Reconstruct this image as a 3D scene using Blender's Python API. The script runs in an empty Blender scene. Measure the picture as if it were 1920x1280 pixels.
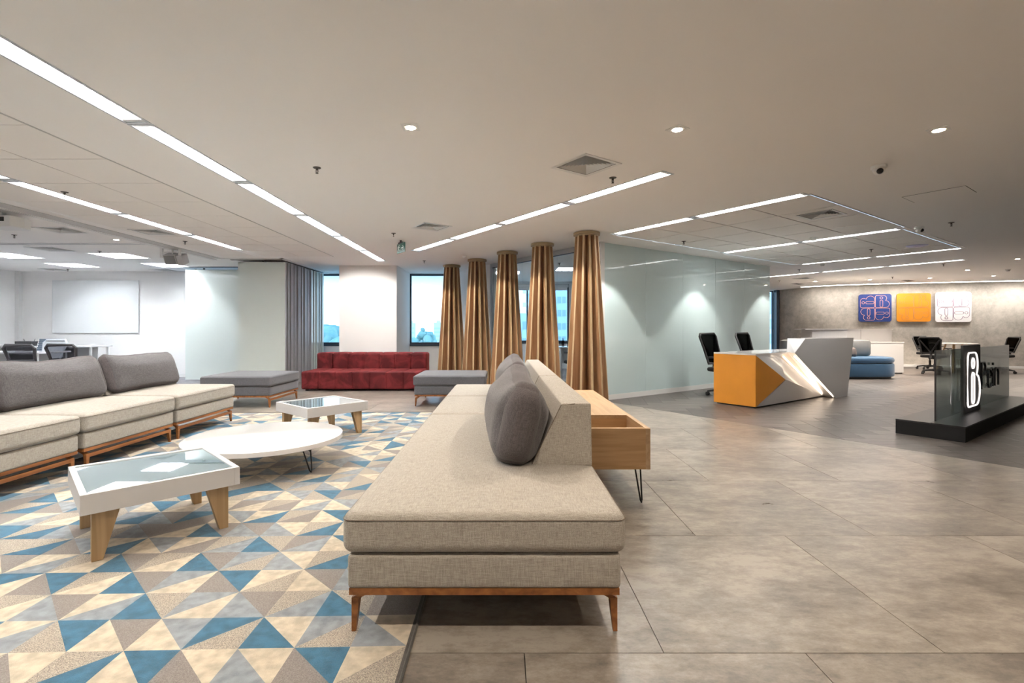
import bpy, bmesh, math, random
from mathutils import Vector, Matrix, noise
from mathutils.geometry import delaunay_2d_cdt
random.seed(7)
PI = math.pi
R = math.radians
SC = bpy.context.scene
COL = SC.collection
H = 2.57                                   # ceiling height
A35 = R(35)
D2 = Vector((math.cos(A35), math.sin(A35)))    # along the frosted glass wall
D1 = Vector((-math.sin(A35), math.cos(A35)))   # across it, away from the camera

# ------------------------------------------------------------------ camera, world, exposure
cam = bpy.data.cameras.new('camera'); co = bpy.data.objects.new('camera', cam); COL.objects.link(co)
co.location = (0, 0, 1.15); co.rotation_euler = (R(90), 0, 0)
cam.sensor_width = 36; cam.lens = 17.25; cam.shift_x = 0.00885; cam.shift_y = -0.01146; cam.clip_start = .05; cam.clip_end = 3000
SC.camera = co
W = bpy.data.worlds.new('world'); SC.world = W; W.use_nodes = True
nt = W.node_tree; nt.nodes.clear()
o_ = nt.nodes.new('ShaderNodeOutputWorld'); bg = nt.nodes.new('ShaderNodeBackground')
tc = nt.nodes.new('ShaderNodeTexCoord'); sp = nt.nodes.new('ShaderNodeSeparateXYZ'); cr = nt.nodes.new('ShaderNodeValToRGB')
cr.color_ramp.elements[0].position = 0.0; cr.color_ramp.elements[0].color = (.68, .86, 1, 1)
cr.color_ramp.elements[1].position = .45; cr.color_ramp.elements[1].color = (.42, .68, 1, 1)
nt.links.new(tc.outputs['Generated'], sp.inputs[0]); nt.links.new(sp.outputs['Z'], cr.inputs[0])
nt.links.new(cr.outputs[0], bg.inputs[0]); bg.inputs[1].default_value = .85; nt.links.new(bg.outputs[0], o_.inputs[0])
SC.view_settings.view_transform = 'Standard'; SC.view_settings.look = 'None'
SC.view_settings.exposure = 2.2; SC.view_settings.gamma = 1.0; SC.view_settings.use_curve_mapping = False
SC.cycles.max_bounces = 9; SC.cycles.diffuse_bounces = 7; SC.cycles.transparent_max_bounces = 12
SC.cycles.sample_clamp_indirect = 6; SC.cycles.caustics_reflective = False; SC.cycles.caustics_refractive = False
TUBE_E = 22.0       # fluorescent lamp emission
def spot(x, y, w, ang=80, blend=.5, z=H-.03, col=(1, .86, .70), tgt=None, r=.03):
    l = bpy.data.lights.new('spot', 'SPOT'); l.energy = w; l.spot_size = R(ang); l.spot_blend = blend; l.color = col; l.shadow_soft_size = r
    o = bpy.data.objects.new('spot_lamp', l); COL.objects.link(o); o.location = (x, y, z)
    if tgt: o.rotation_euler = (Vector(tgt)-Vector((x, y, z))).to_track_quat('-Z', 'Y').to_euler()
    return o
for x, y in ((-.647, 3.438), (1.235, 3.474), (3.094, 3.484)): spot(x, y, 22, 120)
for x, y in ((-.65, .75), (1.23, .75), (3.1, .75)): spot(x, y, 22, 120)
CORNER = Vector((1.588, 7.94))
for t in (.05, 2.55, 5.1):                       # wall washers on the frosted glass
    p = CORNER + D2*t - D1*.55; spot(p.x, p.y, 20, 84, .3, col=(1, .95, .88))
COLS = [(1.225, 7.18), (.65, 8.09), (.08, 8.95), (-.52, 9.90), (-1.127, 10.8)]
for x, y in COLS:                                # downlights over the slatted columns
    pl_ = bpy.data.lights.new('core_lamp', 'POINT'); pl_.energy = 13; pl_.shadow_soft_size = .012; pl_.color = (1, .93, .85); po = bpy.data.objects.new('core_lamp', pl_); po.location = (x, y, 1.8); COL.objects.link(po)
    spot(x-.65, y-.85, 22, 60, .5, tgt=(x, y, .9), col=(1, .88, .72))
for x, y in ((10.3, 9.82), (11.04, 11.66), (12.9, 12.9), (11.72, 13.47), (10.4, 13.9), (9.16, 14.4), (7.6, 12.0), (9.0, 11.6)): spot(x, y, 55, 110)
spot(-6.09, 7.73, 35, 100)
for x, y, tx, w in ((-3.9, 9.3, -3.1, 22), (-2.2, 9.3, -2.9, 14)): spot(x, y, w, 70, .4, tgt=(tx, 10.84, 1.3), col=(1, .95, .9))
for x, y in ((12.0, 14.6), (13.6, 14.2), (15.0, 13.8)): spot(x, y, 5, 110, .6, tgt=(x+.2, y+.9, 1.2), col=(1, .93, .85))  # unseen spots, added to brighten the concrete wall

# ------------------------------------------------------------------ materials
M = {}
def mat(name, col, rough=.5, metal=0., coat=0., coat_r=.03, emit=None, es=0., spec=.5, sheen=0., vary=0., vscale=3., bump=0., bscale=200., col2=None, objvary=0., alpha=1.):
    m = bpy.data.materials.new(name); m.use_nodes = True; M[name] = m
    n = m.node_tree; b = n.nodes['Principled BSDF']
    b.inputs['Base Color'].default_value = (*col, 1); b.inputs['Roughness'].default_value = rough; b.inputs['Metallic'].default_value = metal
    b.inputs['Coat Weight'].default_value = coat; b.inputs['Coat Roughness'].default_value = coat_r
    b.inputs['Specular IOR Level'].default_value = spec; b.inputs['Sheen Weight'].default_value = sheen; b.inputs['Alpha'].default_value = alpha
    if emit: b.inputs['Emission Color'].default_value = (*emit, 1); b.inputs['Emission Strength'].default_value = es
    tc = n.nodes.new('ShaderNodeTexCoord'); last = None
    if vary or col2:
        nz = n.nodes.new('ShaderNodeTexNoise'); nz.inputs['Scale'].default_value = vscale; nz.inputs['Detail'].default_value = 6
        n.links.new(tc.outputs['Object'], nz.inputs['Vector'])
        mx = n.nodes.new('ShaderNodeMix'); mx.data_type = 'RGBA'
        c2 = col2 or tuple(c*(1-vary) for c in col)
        mx.inputs[6].default_value = (*col, 1); mx.inputs[7].default_value = (*c2, 1)
        rp = n.nodes.new('ShaderNodeValToRGB'); rp.color_ramp.elements[0].position = .35; rp.color_ramp.elements[1].position = .65
        n.links.new(nz.outputs[0], rp.inputs[0]); n.links.new(rp.outputs[0], mx.inputs[0]); last = mx.outputs[2]
    if objvary:
        oi = n.nodes.new('ShaderNodeObjectInfo'); mr = n.nodes.new('ShaderNodeMapRange'); mr.inputs[3].default_value = 1-objvary; mr.inputs[4].default_value = 1+objvary
        n.links.new(oi.outputs['Random'], mr.inputs[0]); hs = n.nodes.new('ShaderNodeHueSaturation'); n.links.new(mr.outputs[0], hs.inputs['Value'])
        if last: n.links.new(last, hs.inputs['Color'])
        else: hs.inputs['Color'].default_value = (*col, 1)
        last = hs.outputs[0]
    if last: n.links.new(last, b.inputs['Base Color'])
    if bump:
        nb = n.nodes.new('ShaderNodeTexNoise'); nb.inputs['Scale'].default_value = bscale; nb.inputs['Detail'].default_value = 2
        n.links.new(tc.outputs['Object'], nb.inputs['Vector']); bp = n.nodes.new('ShaderNodeBump'); bp.inputs['Strength'].default_value = bump; bp.inputs['Distance'].default_value = .002
        n.links.new(nb.outputs[0], bp.inputs['Height']); n.links.new(bp.outputs[0], b.inputs['Normal'])
    return m
def fabric(name, c1, c2, thread=420, sheen=.15):
    """woven cloth: crossed thread waves broken by noise"""
    m = mat(name, c1, .95, spec=.15, sheen=sheen); n = m.node_tree; b = n.nodes['Principled BSDF']; tc = n.nodes.new('ShaderNodeTexCoord')
    outs = []
    for sc in ((thread, thread/14, thread), (thread/14, thread, thread), (thread, thread, thread/14)):
        mp = n.nodes.new('ShaderNodeMapping'); mp.inputs['Scale'].default_value = sc; nz = n.nodes.new('ShaderNodeTexNoise'); nz.inputs['Scale'].default_value = 1; nz.inputs['Detail'].default_value = 1
        n.links.new(tc.outputs['Object'], mp.inputs[0]); n.links.new(mp.outputs[0], nz.inputs['Vector']); outs.append(nz.outputs[0])
    a = n.nodes.new('ShaderNodeMath'); a.operation = 'ADD'; n.links.new(outs[0], a.inputs[0]); n.links.new(outs[1], a.inputs[1])
    a2 = n.nodes.new('ShaderNodeMath'); a2.operation = 'ADD'; n.links.new(a.outputs[0], a2.inputs[0]); n.links.new(outs[2], a2.inputs[1])
    mr = n.nodes.new('ShaderNodeMapRange'); mr.inputs[1].default_value = 1.15; mr.inputs[2].default_value = 1.85; n.links.new(a2.outputs[0], mr.inputs[0])
    mx = n.nodes.new('ShaderNodeMix'); mx.data_type = 'RGBA'; mx.inputs[6].default_value = (*c2, 1); mx.inputs[7].default_value = (*c1, 1)
    n.links.new(mr.outputs[0], mx.inputs[0]); n.links.new(mx.outputs[2], b.inputs['Base Color'])
    bp = n.nodes.new('ShaderNodeBump'); bp.inputs['Strength'].default_value = .35; bp.inputs['Distance'].default_value = .001
    n.links.new(mr.outputs[0], bp.inputs['Height']); n.links.new(bp.outputs[0], b.inputs['Normal']); return m
def wood(name, c1, c2, axis='Y', rough=.45, scale=1., coat=0.):
    m = mat(name, c1, rough, coat=coat, coat_r=.2, spec=.35); n = m.node_tree; b = n.nodes['Principled BSDF']; tc = n.nodes.new('ShaderNodeTexCoord'); mp = n.nodes.new('ShaderNodeMapping')
    s = {'X': (1.2, 16, 16), 'Y': (16, 1.2, 16), 'Z': (16, 16, 1.0)}[axis]; mp.inputs['Scale'].default_value = tuple(v*scale for v in s)
    oi = n.nodes.new('ShaderNodeObjectInfo'); ad = n.nodes.new('ShaderNodeVectorMath'); ad.operation = 'ADD'; ml = n.nodes.new('ShaderNodeVectorMath'); ml.operation = 'SCALE'; ml.inputs['Scale'].default_value = 7
    cb = n.nodes.new('ShaderNodeCombineXYZ'); n.links.new(oi.outputs['Random'], cb.inputs[0]); n.links.new(oi.outputs['Random'], cb.inputs[2]); n.links.new(cb.outputs[0], ml.inputs[0])
    n.links.new(tc.outputs['Object'], ad.inputs[0]); n.links.new(ml.outputs[0], ad.inputs[1]); n.links.new(ad.outputs[0], mp.inputs[0])
    nz = n.nodes.new('ShaderNodeTexNoise'); nz.inputs['Scale'].default_value = 1.6; nz.inputs['Detail'].default_value = 9; nz.inputs['Distortion'].default_value = .6; n.links.new(mp.outputs[0], nz.inputs['Vector'])
    mr = n.nodes.new('ShaderNodeMapRange'); mr.inputs[1].default_value = .3; mr.inputs[2].default_value = .7; n.links.new(nz.outputs[0], mr.inputs[0])
    mx = n.nodes.new('ShaderNodeMix'); mx.data_type = 'RGBA'; mx.inputs[6].default_value = (*c2, 1); mx.inputs[7].default_value = (*c1, 1)
    n.links.new(mr.outputs[0], mx.inputs[0]); n.links.new(mx.outputs[2], b.inputs['Base Color']); return m
def glass(name, tint, refl=1.0, rough=0.):
    m = bpy.data.materials.new(name); m.use_nodes = True; M[name] = m; n = m.node_tree; n.nodes.clear()
    o = n.nodes.new('ShaderNodeOutputMaterial'); t = n.nodes.new('ShaderNodeBsdfTransparent'); g = n.nodes.new('ShaderNodeBsdfGlossy'); mx = n.nodes.new('ShaderNodeMixShader')
    f = n.nodes.new('ShaderNodeLayerWeight'); f.inputs[0].default_value = .5; pw = n.nodes.new('ShaderNodeMath'); pw.operation = 'POWER'; pw.inputs[1].default_value = 5; n.links.new(f.outputs['Facing'], pw.inputs[0]); ma = n.nodes.new('ShaderNodeMath'); ma.operation = 'MULTIPLY_ADD'; ma.inputs[1].default_value = .95; ma.inputs[2].default_value = .045; n.links.new(pw.outputs[0], ma.inputs[0]); ml = n.nodes.new('ShaderNodeMath'); ml.operation = 'MULTIPLY'; ml.inputs[1].default_value = refl; ml.use_clamp = True
    t.inputs[0].default_value = (*tint, 1); g.inputs['Roughness'].default_value = rough; n.links.new(ma.outputs[0], ml.inputs[0]); n.links.new(ml.outputs[0], mx.inputs[0])
    n.links.new(t.outputs[0], mx.inputs[1]); n.links.new(g.outputs[0], mx.inputs[2]); n.links.new(mx.outputs[0], o.inputs[0]); return m
def emat(name, col, s):
    m = bpy.data.materials.new(name); m.use_nodes = True; M[name] = m; n = m.node_tree; n.nodes.clear()
    o = n.nodes.new('ShaderNodeOutputMaterial'); e = n.nodes.new('ShaderNodeEmission'); e.inputs[0].default_value = (*col, 1); e.inputs[1].default_value = s; n.links.new(e.outputs[0], o.inputs[0]); return m
mat('ceiling_paint', (.88, .86, .84), .9, spec=.2); mat('ceiling_tile', (.85, .82, .79), .9, spec=.2); mat('plenum', (.06, .06, .06), .9)
mat('wall_white', (.85, .84, .83), .85, spec=.3, bump=.1, bscale=300); mat('baseboard_white', (.8, .8, .79), .5)
mat('aluminium', (.55, .57, .59), .35, .8); mat('dark_frame', (.035, .05, .07), .4); mat('white_metal', (.75, .75, .74), .4)
mat('frosted', (.60, .73, .74), .45, coat=1., coat_r=.015); mat('panel_glass', (.74, .81, .78), .4, coat=1., coat_r=.02); mat('panel_edge', (.60, .60, .63), .35, .35)
mat('white_lam', (.80, .79, .80), .25, coat=.6, coat_r=.06); mat('white_gloss', (.82, .80, .79), .2, coat=.6, coat_r=.12); mat('white_apron', (.62, .60, .59), .45)
mat('table_glass', (.20, .27, .29), .02, coat=1., coat_r=.0, spec=1.); mat('whiteboard_glass', (.74, .76, .77), .3, coat=.8, coat_r=.01)
mat('orange', (.74, .29, .03), .5, vary=.08); mat('black_gloss', (.012, .012, .014), .38); mat('black_wood', (.012, .012, .013), .6, spec=.25, bump=.2, bscale=60)
mat('black_plastic', (.02, .02, .022), .5); mat('grey_plastic', (.07, .065, .07), .5); mat('black_steel', (.015, .015, .015), .35, .5); mat('chrome', (.8, .8, .8), .15, 1.)
mat('charcoal_panel', (.075, .08, .085), .6); mat('sprinkler_metal', (.10, .09, .08), .4, .7)
mat('blue_fabric', (.022, .085, .18), .85, sheen=.3, bump=.3, bscale=500); mat('grey_pouf', (.22, .22, .22), .9, bump=.3, bscale=500); mat('brown_pillow', (.16, .13, .12), .9)
fabric('linen', (.455, .42, .368), (.265, .238, .203)); fabric('linen_seam', (.22, .18, .14), (.13, .10, .08)); fabric('grey_cloth', (.165, .155, .158), (.085, .08, .085), 300); fabric('gusset_cloth', (.125, .11, .11), (.065, .057, .06), 300); fabric('ottoman_cloth', (.155, .155, .17), (.10, .10, .11), 500)
wood('walnut', (.36, .145, .045), (.17, .06, .018)); wood('oak', (.50, .35, .21), (.36, .235, .13)); wood('oak_x', (.50, .32, .165), (.34, .20, .09), 'X'); wood('oak_leg', (.50, .345, .19), (.33, .21, .10), 'Z')
wood('slat_wood', (.45, .265, .145), (.29, .16, .08), 'Z'); wood('slat_edge', (.46, .335, .20), (.37, .26, .15), 'Z'); mat('cap_wood', (.36, .27, .16), .5)
mat('slot_dark', (.05, .05, .05), .7); mat('diffuser_grey', (.52, .51, .50), .6); mat('sign_green', (.0, .11, .075), .4); mat('sign_white', (.75, .85, .8), .5, emit=(.8, 1, .9), es=.02)
mat('blue_poster', (.016, .042, .20), .5); mat('orange_poster', (.70, .26, .015), .5); mat('white_poster', (.78, .78, .80), .5); mat('salmon', (.85, .42, .33), .5); mat('purple', (.16, .06, .16), .5); mat('brown_line', (.45, .22, .10), .5)
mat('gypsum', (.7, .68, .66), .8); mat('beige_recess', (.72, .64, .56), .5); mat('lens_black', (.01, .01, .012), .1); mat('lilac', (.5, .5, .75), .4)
emat('tube', (1, .97, .92), TUBE_E); emat('grid_tube', (.90, .95, 1.0), TUBE_E*1.7); emat('warm_lamp', (1, .82, .60), 40); emat('led', (1, .80, .60), 1.7); emat('neon', (1, .90, .86), .32); emat('cove', (1, .93, .85), 15); emat('column_tube', (.95, .97, 1), .8)
glass('clear_glass', (.93, .96, .96)); glass('window_glass', (.90, .95, .98), .8); glass('smoke_glass', (.60, .67, .67), 1.3); glass('mesh_cloth', (.35, .35, .37), .0)
m = mat('red_velvet', (.20, .012, .016), .75, sheen=.45, spec=.2); n = m.node_tree; b = n.nodes['Principled BSDF']; b.inputs['Sheen Tint'].default_value = (.75, .13, .12, 1); b.inputs['Sheen Roughness'].default_value = .35
tc = n.nodes.new('ShaderNodeTexCoord'); nz = n.nodes.new('ShaderNodeTexNoise'); nz.inputs['Scale'].default_value = 3.2; nz.inputs['Detail'].default_value = 5; nz.inputs['Distortion'].default_value = 1.2; cr = n.nodes.new('ShaderNodeValToRGB')
cr.color_ramp.elements[0].position = .42; cr.color_ramp.elements[0].color = (.085, .010, .012, 1); cr.color_ramp.elements[1].position = .62; cr.color_ramp.elements[1].color = (.185, .024, .026, 1)
n.links.new(tc.outputs['Object'], nz.inputs['Vector']); n.links.new(nz.outputs[0], cr.inputs[0]); n.links.new(cr.outputs[0], b.inputs['Base Color'])

def floor_mat(name, ca, cb_, cc, rough, stretch=(1, 1, 1), rotz=0., sc=1.3, coat=0.):
    m = mat(name, ca, rough, spec=.5, coat=coat, coat_r=.25); n = m.node_tree; b = n.nodes['Principled BSDF']; g = n.nodes.new('ShaderNodeNewGeometry'); mp = n.nodes.new('ShaderNodeMapping'); mp.inputs['Scale'].default_value = stretch; mp.inputs['Rotation'].default_value = (0, 0, rotz)
    oi = n.nodes.new('ShaderNodeObjectInfo'); cb = n.nodes.new('ShaderNodeCombineXYZ'); n.links.new(oi.outputs['Random'], cb.inputs[2]); ml = n.nodes.new('ShaderNodeVectorMath'); ml.operation = 'SCALE'; ml.inputs['Scale'].default_value = 9
    ad = n.nodes.new('ShaderNodeVectorMath'); ad.operation = 'ADD'; n.links.new(cb.outputs[0], ml.inputs[0]); n.links.new(g.outputs['Position'], ad.inputs[0]); n.links.new(ml.outputs[0], ad.inputs[1]); n.links.new(ad.outputs[0], mp.inputs[0])
    z1 = n.nodes.new('ShaderNodeTexNoise'); z1.inputs['Scale'].default_value = sc; z1.inputs['Detail'].default_value = 8; z1.inputs['Roughness'].default_value = .7
    z2 = n.nodes.new('ShaderNodeTexNoise'); z2.inputs['Scale'].default_value = sc*7; z2.inputs['Detail'].default_value = 10; z2.inputs['Roughness'].default_value = .78; z2.inputs['Distortion'].default_value = .15
    for z in (z1, z2): n.links.new(mp.outputs[0], z.inputs['Vector'])
    av = n.nodes.new('ShaderNodeMath'); av.operation = 'ADD'; n.links.new(z1.outputs[0], av.inputs[0]); n.links.new(z2.outputs[0], av.inputs[1])
    cr = n.nodes.new('ShaderNodeValToRGB'); e = cr.color_ramp.elements; e[0].position = .42; e[0].color = (*cb_, 1); e[1].position = .58; e[1].color = (*cc, 1); k = e.new(.5); k.color = (*ca, 1)
    hf = n.nodes.new('ShaderNodeMath'); hf.operation = 'MULTIPLY'; hf.inputs[1].default_value = .5; n.links.new(av.outputs[0], hf.inputs[0]); n.links.new(hf.outputs[0], cr.inputs[0]); n.links.new(cr.outputs[0], b.inputs['Base Color'])
    rr = n.nodes.new('ShaderNodeMapRange'); rr.inputs[3].default_value = rough-.07; rr.inputs[4].default_value = rough+.1; n.links.new(hf.outputs[0], rr.inputs[0]); n.links.new(rr.outputs[0], b.inputs['Roughness'])
    bp = n.nodes.new('ShaderNodeBump'); bp.inputs['Strength'].default_value = .06; bp.inputs['Distance'].default_value = .01; n.links.new(z2.outputs[0], bp.inputs['Height']); n.links.new(bp.outputs[0], b.inputs['Normal']); return m
floor_mat('stone_vinyl', (.215, .185, .155), (.135, .115, .098), (.31, .275, .235), .28, (.8, 1.5, 1))
floor_mat('plank_sheen_light', (.125, .108, .098), (.075, .065, .060), (.205, .18, .165), .36, (1.2, 22, 1), R(10), 1.4)  # lighter tone: stronger reflection off this plank direction is put into the colour
floor_mat('plank_sheen_dark', (.078, .067, .062), (.042, .037, .035), (.135, .12, .11), .38, (1.2, 22, 1), R(-80), 1.4)  # darker tone: weaker reflection off the other plank direction, put into the colour
floor_mat('grey_carpet', (.16, .155, .165), (.12, .118, .125), (.2, .195, .2), .95, (1, 1, 1), 0, 8)
floor_mat('concrete', (.45, .42, .38), (.36, .335, .30), (.54, .505, .46), .75, (1, 1, 1), 0, .9)
def pile(name, c, c2=None, sc=350):
    m = mat(name, c, 1., spec=.05, sheen=.3, col2=c2 or tuple(x*.66 for x in c), vscale=sc if c2 else 22, bump=1.0, bscale=420); return m
RUG = [pile('rug_blue', (.040, .145, .235)), pile('rug_cream', (.60, .51, .385)), pile('rug_grey', (.27, .295, .32)), pile('rug_taupe', (.26, .23, .208), (.165, .14, .125), 240), pile('rug_speckle', (.50, .43, .34), (.15, .125, .108), 260)]
pile('rug_border', (.09, .08, .07))

# ------------------------------------------------------------------ mesh helpers
class MB:
    def __init__(s): s.v = []; s.f = []; s.mi = []
    def add(s, vs, fs, mi=0, T=None):
        k = len(s.v); s.v += [tuple(T @ Vector(p)) if T else tuple(p) for p in vs]; s.f += [tuple(k+i for i in f) for f in fs]; s.mi += [mi]*len(fs); return s
    def box(s, x0, x1, y0, y1, z0, z1, mi=0, T=None):
        return s.add([(x0, y0, z0), (x1, y0, z0), (x1, y1, z0), (x0, y1, z0), (x0, y0, z1), (x1, y0, z1), (x1, y1, z1), (x0, y1, z1)],
                     [(0, 3, 2, 1), (4, 5, 6, 7), (0, 1, 5, 4), (1, 2, 6, 5), (2, 3, 7, 6), (3, 0, 4, 7)], mi, T)
    def prism(s, poly, z0, z1, mi=0, T=None):     # poly counter-clockwise in xy
        a = sum(poly[i][0]*poly[(i+1) % len(poly)][1]-poly[(i+1) % len(poly)][0]*poly[i][1] for i in range(len(poly)))
        if a < 0: poly = poly[::-1]
        n = len(poly); vs = [(p[0], p[1], z0) for p in poly]+[(p[0], p[1], z1) for p in poly]
        return s.add(vs, [tuple(range(n))[::-1], tuple(range(n, 2*n))]+[(i, (i+1) % n, n+(i+1) % n, n+i) for i in range(n)], mi, T)
    def loft(s, rings, mi=0, T=None, cap=True, closed=True):
        n = len(rings[0]); vs = [p for r in rings for p in r]; fs = []
        for j in range(len(rings)-1):
            for i in range(n if closed else n-1): fs.append((j*n+i, j*n+(i+1) % n, (j+1)*n+(i+1) % n, (j+1)*n+i))
        if cap: fs += [tuple(range(n))[::-1], tuple(range((len(rings)-1)*n, len(rings)*n))]
        return s.add(vs, fs, mi, T)
    def lathe(s, prof, n=16, mi=0, T=None, c=(0, 0)):
        return s.loft([[(c[0]+r*math.cos(2*PI*i/n), c[1]+r*math.sin(2*PI*i/n), z) for i in range(n)] for r, z in prof], mi, T)
    def tube(s, pts, r, n=8, mi=0, T=None, closed=False, rz=None):
        pts = [Vector(p) for p in pts]; rings = []; N = len(pts); up = None
        for i, p in enumerate(pts):
            a = pts[(i-1) % N] if closed or i else p; b = pts[(i+1) % N] if closed or i < N-1 else p
            t = (b-a).normalized()
            if up is None: up = Vector((0, 0, 1)) if abs(t.z) < .9 else Vector((1, 0, 0))
            side = t.cross(up).normalized(); up = side.cross(t).normalized()
            k = 1.0
            if (closed or 0 < i < N-1):
                cs = max(.5, (p-a).normalized().dot(t)); k = 1/cs
            rr = r if not callable(r) else r(i/(N-1))
            rings.append([p+(side*math.cos(2*PI*j/n+PI/n)*k+up*math.sin(2*PI*j/n+PI/n)*(rz or 1))*rr for j in range(n)])
        if closed: rings.append(rings[0])
        return s.loft(rings, mi, T, cap=not closed)
    def sphere(s, c, r, n=10, mi=0, T=None, sz=1.):
        return s.lathe([(max(1e-4, r*math.sin(PI*j/n)), c[2]-r*sz*math.cos(PI*j/n)) for j in range(n+1)], n*2, mi, T, (c[0], c[1]))
def part(name, mb, mats, parent=None, smooth=False, bevel=0., seg=2, label=None, sub=0, loc=None, rot=None):
    me = bpy.data.meshes.new(name); me.from_pydata([tuple(p) for p in mb.v], [], mb.f)
    for mm in (mats if isinstance(mats, (list, tuple)) else [mats]): me.materials.append(M[mm] if isinstance(mm, str) else mm)
    me.polygons.foreach_set('material_index', mb.mi); me.update()
    bm = bmesh.new(); bm.from_mesh(me); bmesh.ops.recalc_face_normals(bm, faces=bm.faces)
    if not smooth: pass
    bm.to_mesh(me); bm.free()
    if smooth:
        me.polygons.foreach_set('use_smooth', [True]*len(me.polygons)); me.set_sharp_from_angle(angle=R(40))
    o = bpy.data.objects.new(name, me); COL.objects.link(o)
    if parent: o.parent = parent
    if loc: o.location = loc
    if rot: o.rotation_euler = rot
    if bevel: b = o.modifiers.new('b', 'BEVEL'); b.width = bevel; b.segments = seg; b.limit_method = 'ANGLE'; b.angle_limit = R(35)
    if sub: b = o.modifiers.new('s', 'SUBSURF'); b.levels = sub; b.render_levels = sub
    if label: o['label'] = label
    return o
def thing(name, label, cat, loc=(0, 0, 0), rz=0., group=None):
    o = bpy.data.objects.new(name, None); COL.objects.link(o); o.location = loc; o.rotation_euler = (0, 0, rz); o.empty_display_size = .1
    o['label'] = label; o['category'] = cat
    if group: o['group'] = group
    return o
def tag(o, label, cat, group=None, kind=None):
    o['label'] = label; o['category'] = cat
    if group: o['group'] = group
    if kind: o['kind'] = kind
    return o
def structure(name, mb, m, parent=None, **k):
    o = part(name, mb, m, parent, **k)
    if not parent: o['kind'] = 'structure'
    return o
def dup(root, loc, rz=0., label=None, group=None):
    r = root.copy(); COL.objects.link(r); r.location = loc; r.rotation_euler = (0, 0, rz)
    if label: r['label'] = label
    if group: r['group'] = group
    for ch in list(root.children):
        c = ch.copy(); COL.objects.link(c); c.parent = r
        for g in ch.children:
            d = g.copy(); COL.objects.link(d); d.parent = c
    return r
def soft(sx, sy, sz, r, puff=0., n=(14, 14, 6), c=(0, 0, 0), wob=0., seed=0, puff_side=0., gusset=False):
    """rounded, slightly puffed upholstery block"""
    bm = bmesh.new(); bmesh.ops.create_cube(bm, size=2)
    mb = MB(); vmap = {}
    def P(u, v, w):
        k = (round(u, 5), round(v, 5), round(w, 5))
        if k in vmap: return vmap[k]
        q = Vector((u*sx/2, v*sy/2, w*sz/2)); inner = Vector((max(-sx/2+r, min(sx/2-r, q.x)), max(-sy/2+r, min(sy/2-r, q.y)), max(-sz/2+r, min(sz/2-r, q.z))))
        d = q-inner
        if d.length > 1e-9: q = inner+d.normalized()*min(r, d.length if max(abs(d.x), abs(d.y), abs(d.z)) < r-1e-6 else r)
        q.z += w*puff*(1-u**4)*(1-v**4); q.x += u*puff_side*(1-v*v)*(1-w*w); q.y += v*puff_side*(1-u*u)*(1-w*w)
        if wob:
            nn = noise.noise_vector(Vector((q.x*5+seed, q.y*5, q.z*5)))*wob + noise.noise_vector(Vector((q.x*14, q.y*14+seed, q.z*14)))*wob*.35; q += nn
        mb.v.append(tuple(q+Vector(c))); vmap[k] = len(mb.v)-1; return vmap[k]
    def ax(nn, s):
        a = [-1+2*i/nn for i in range(nn+1)]; e = r/(s/2); ins = sorted(set([round(t, 5) for t in a if abs(t) < 1-e*1.05]+[sg*round(1-e*(1-q), 5) for sg in (-1, 1) for q in (0, .35, .65, .88, 1)])); return ins
    X, Y, Z = ax(n[0], sx), ax(n[1], sy), ax(n[2], sz)
    for gi, (A, B, f) in enumerate(((X, Y, lambda a, b, s: (a, b, s)), (X, Z, lambda a, b, s: (a, s, b)), (Y, Z, lambda a, b, s: (s, a, b)))):
        for s in (-1, 1):
            for i in range(len(A)-1):
                for j in range(len(B)-1):
                    mb.f.append(tuple(P(*f(a, b, s)) for a, b in ((A[i], B[j]), (A[i+1], B[j]), (A[i+1], B[j+1]), (A[i], B[j+1])))); mb.mi.append(1 if gusset and gi < 2 else 0)
    bm.free(); return mb
def ring_path(sx, sy, r, z, c=(0, 0), n=5, o=0.):
    pts = []
    for cx, cy, a0 in ((sx/2-r, sy/2-r, 0), (-sx/2+r, sy/2-r, 90), (-sx/2+r, -sy/2+r, 180), (sx/2-r, -sy/2+r, 270)):
        for i in range(n): a = R(a0+90*i/(n-1)); pts.append((c[0]+cx+(r+o)*math.cos(a), c[1]+cy+(r+o)*math.sin(a), z))
    return pts
def clip(poly, nx, ny, d):          # keep nx*x+ny*y <= d
    out = []
    for i in range(len(poly)):
        a, b = poly[i], poly[(i+1) % len(poly)]; da, db = nx*a[0]+ny*a[1]-d, nx*b[0]+ny*b[1]-d
        if da <= 0: out.append(a)
        if da*db < 0: t = da/(da-db); out.append((a[0]+t*(b[0]-a[0]), a[1]+t*(b[1]-a[1])))
    return out
def area(p): return abs(sum(p[i][0]*p[(i+1) % len(p)][1]-p[(i+1) % len(p)][0]*p[i][1] for i in range(len(p))))/2 if len(p) > 2 else 0
def rect(x, y, w, l, a=0., o=(0, 0)):       # rectangle in a frame at (x,y) turned by a
    c, s = math.cos(a), math.sin(a); return [(x+(p+o[0])*c-(q+o[1])*s, y+(p+o[0])*s+(q+o[1])*c) for p, q in ((0, 0), (w, 0), (w, l), (0, l))]

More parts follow.
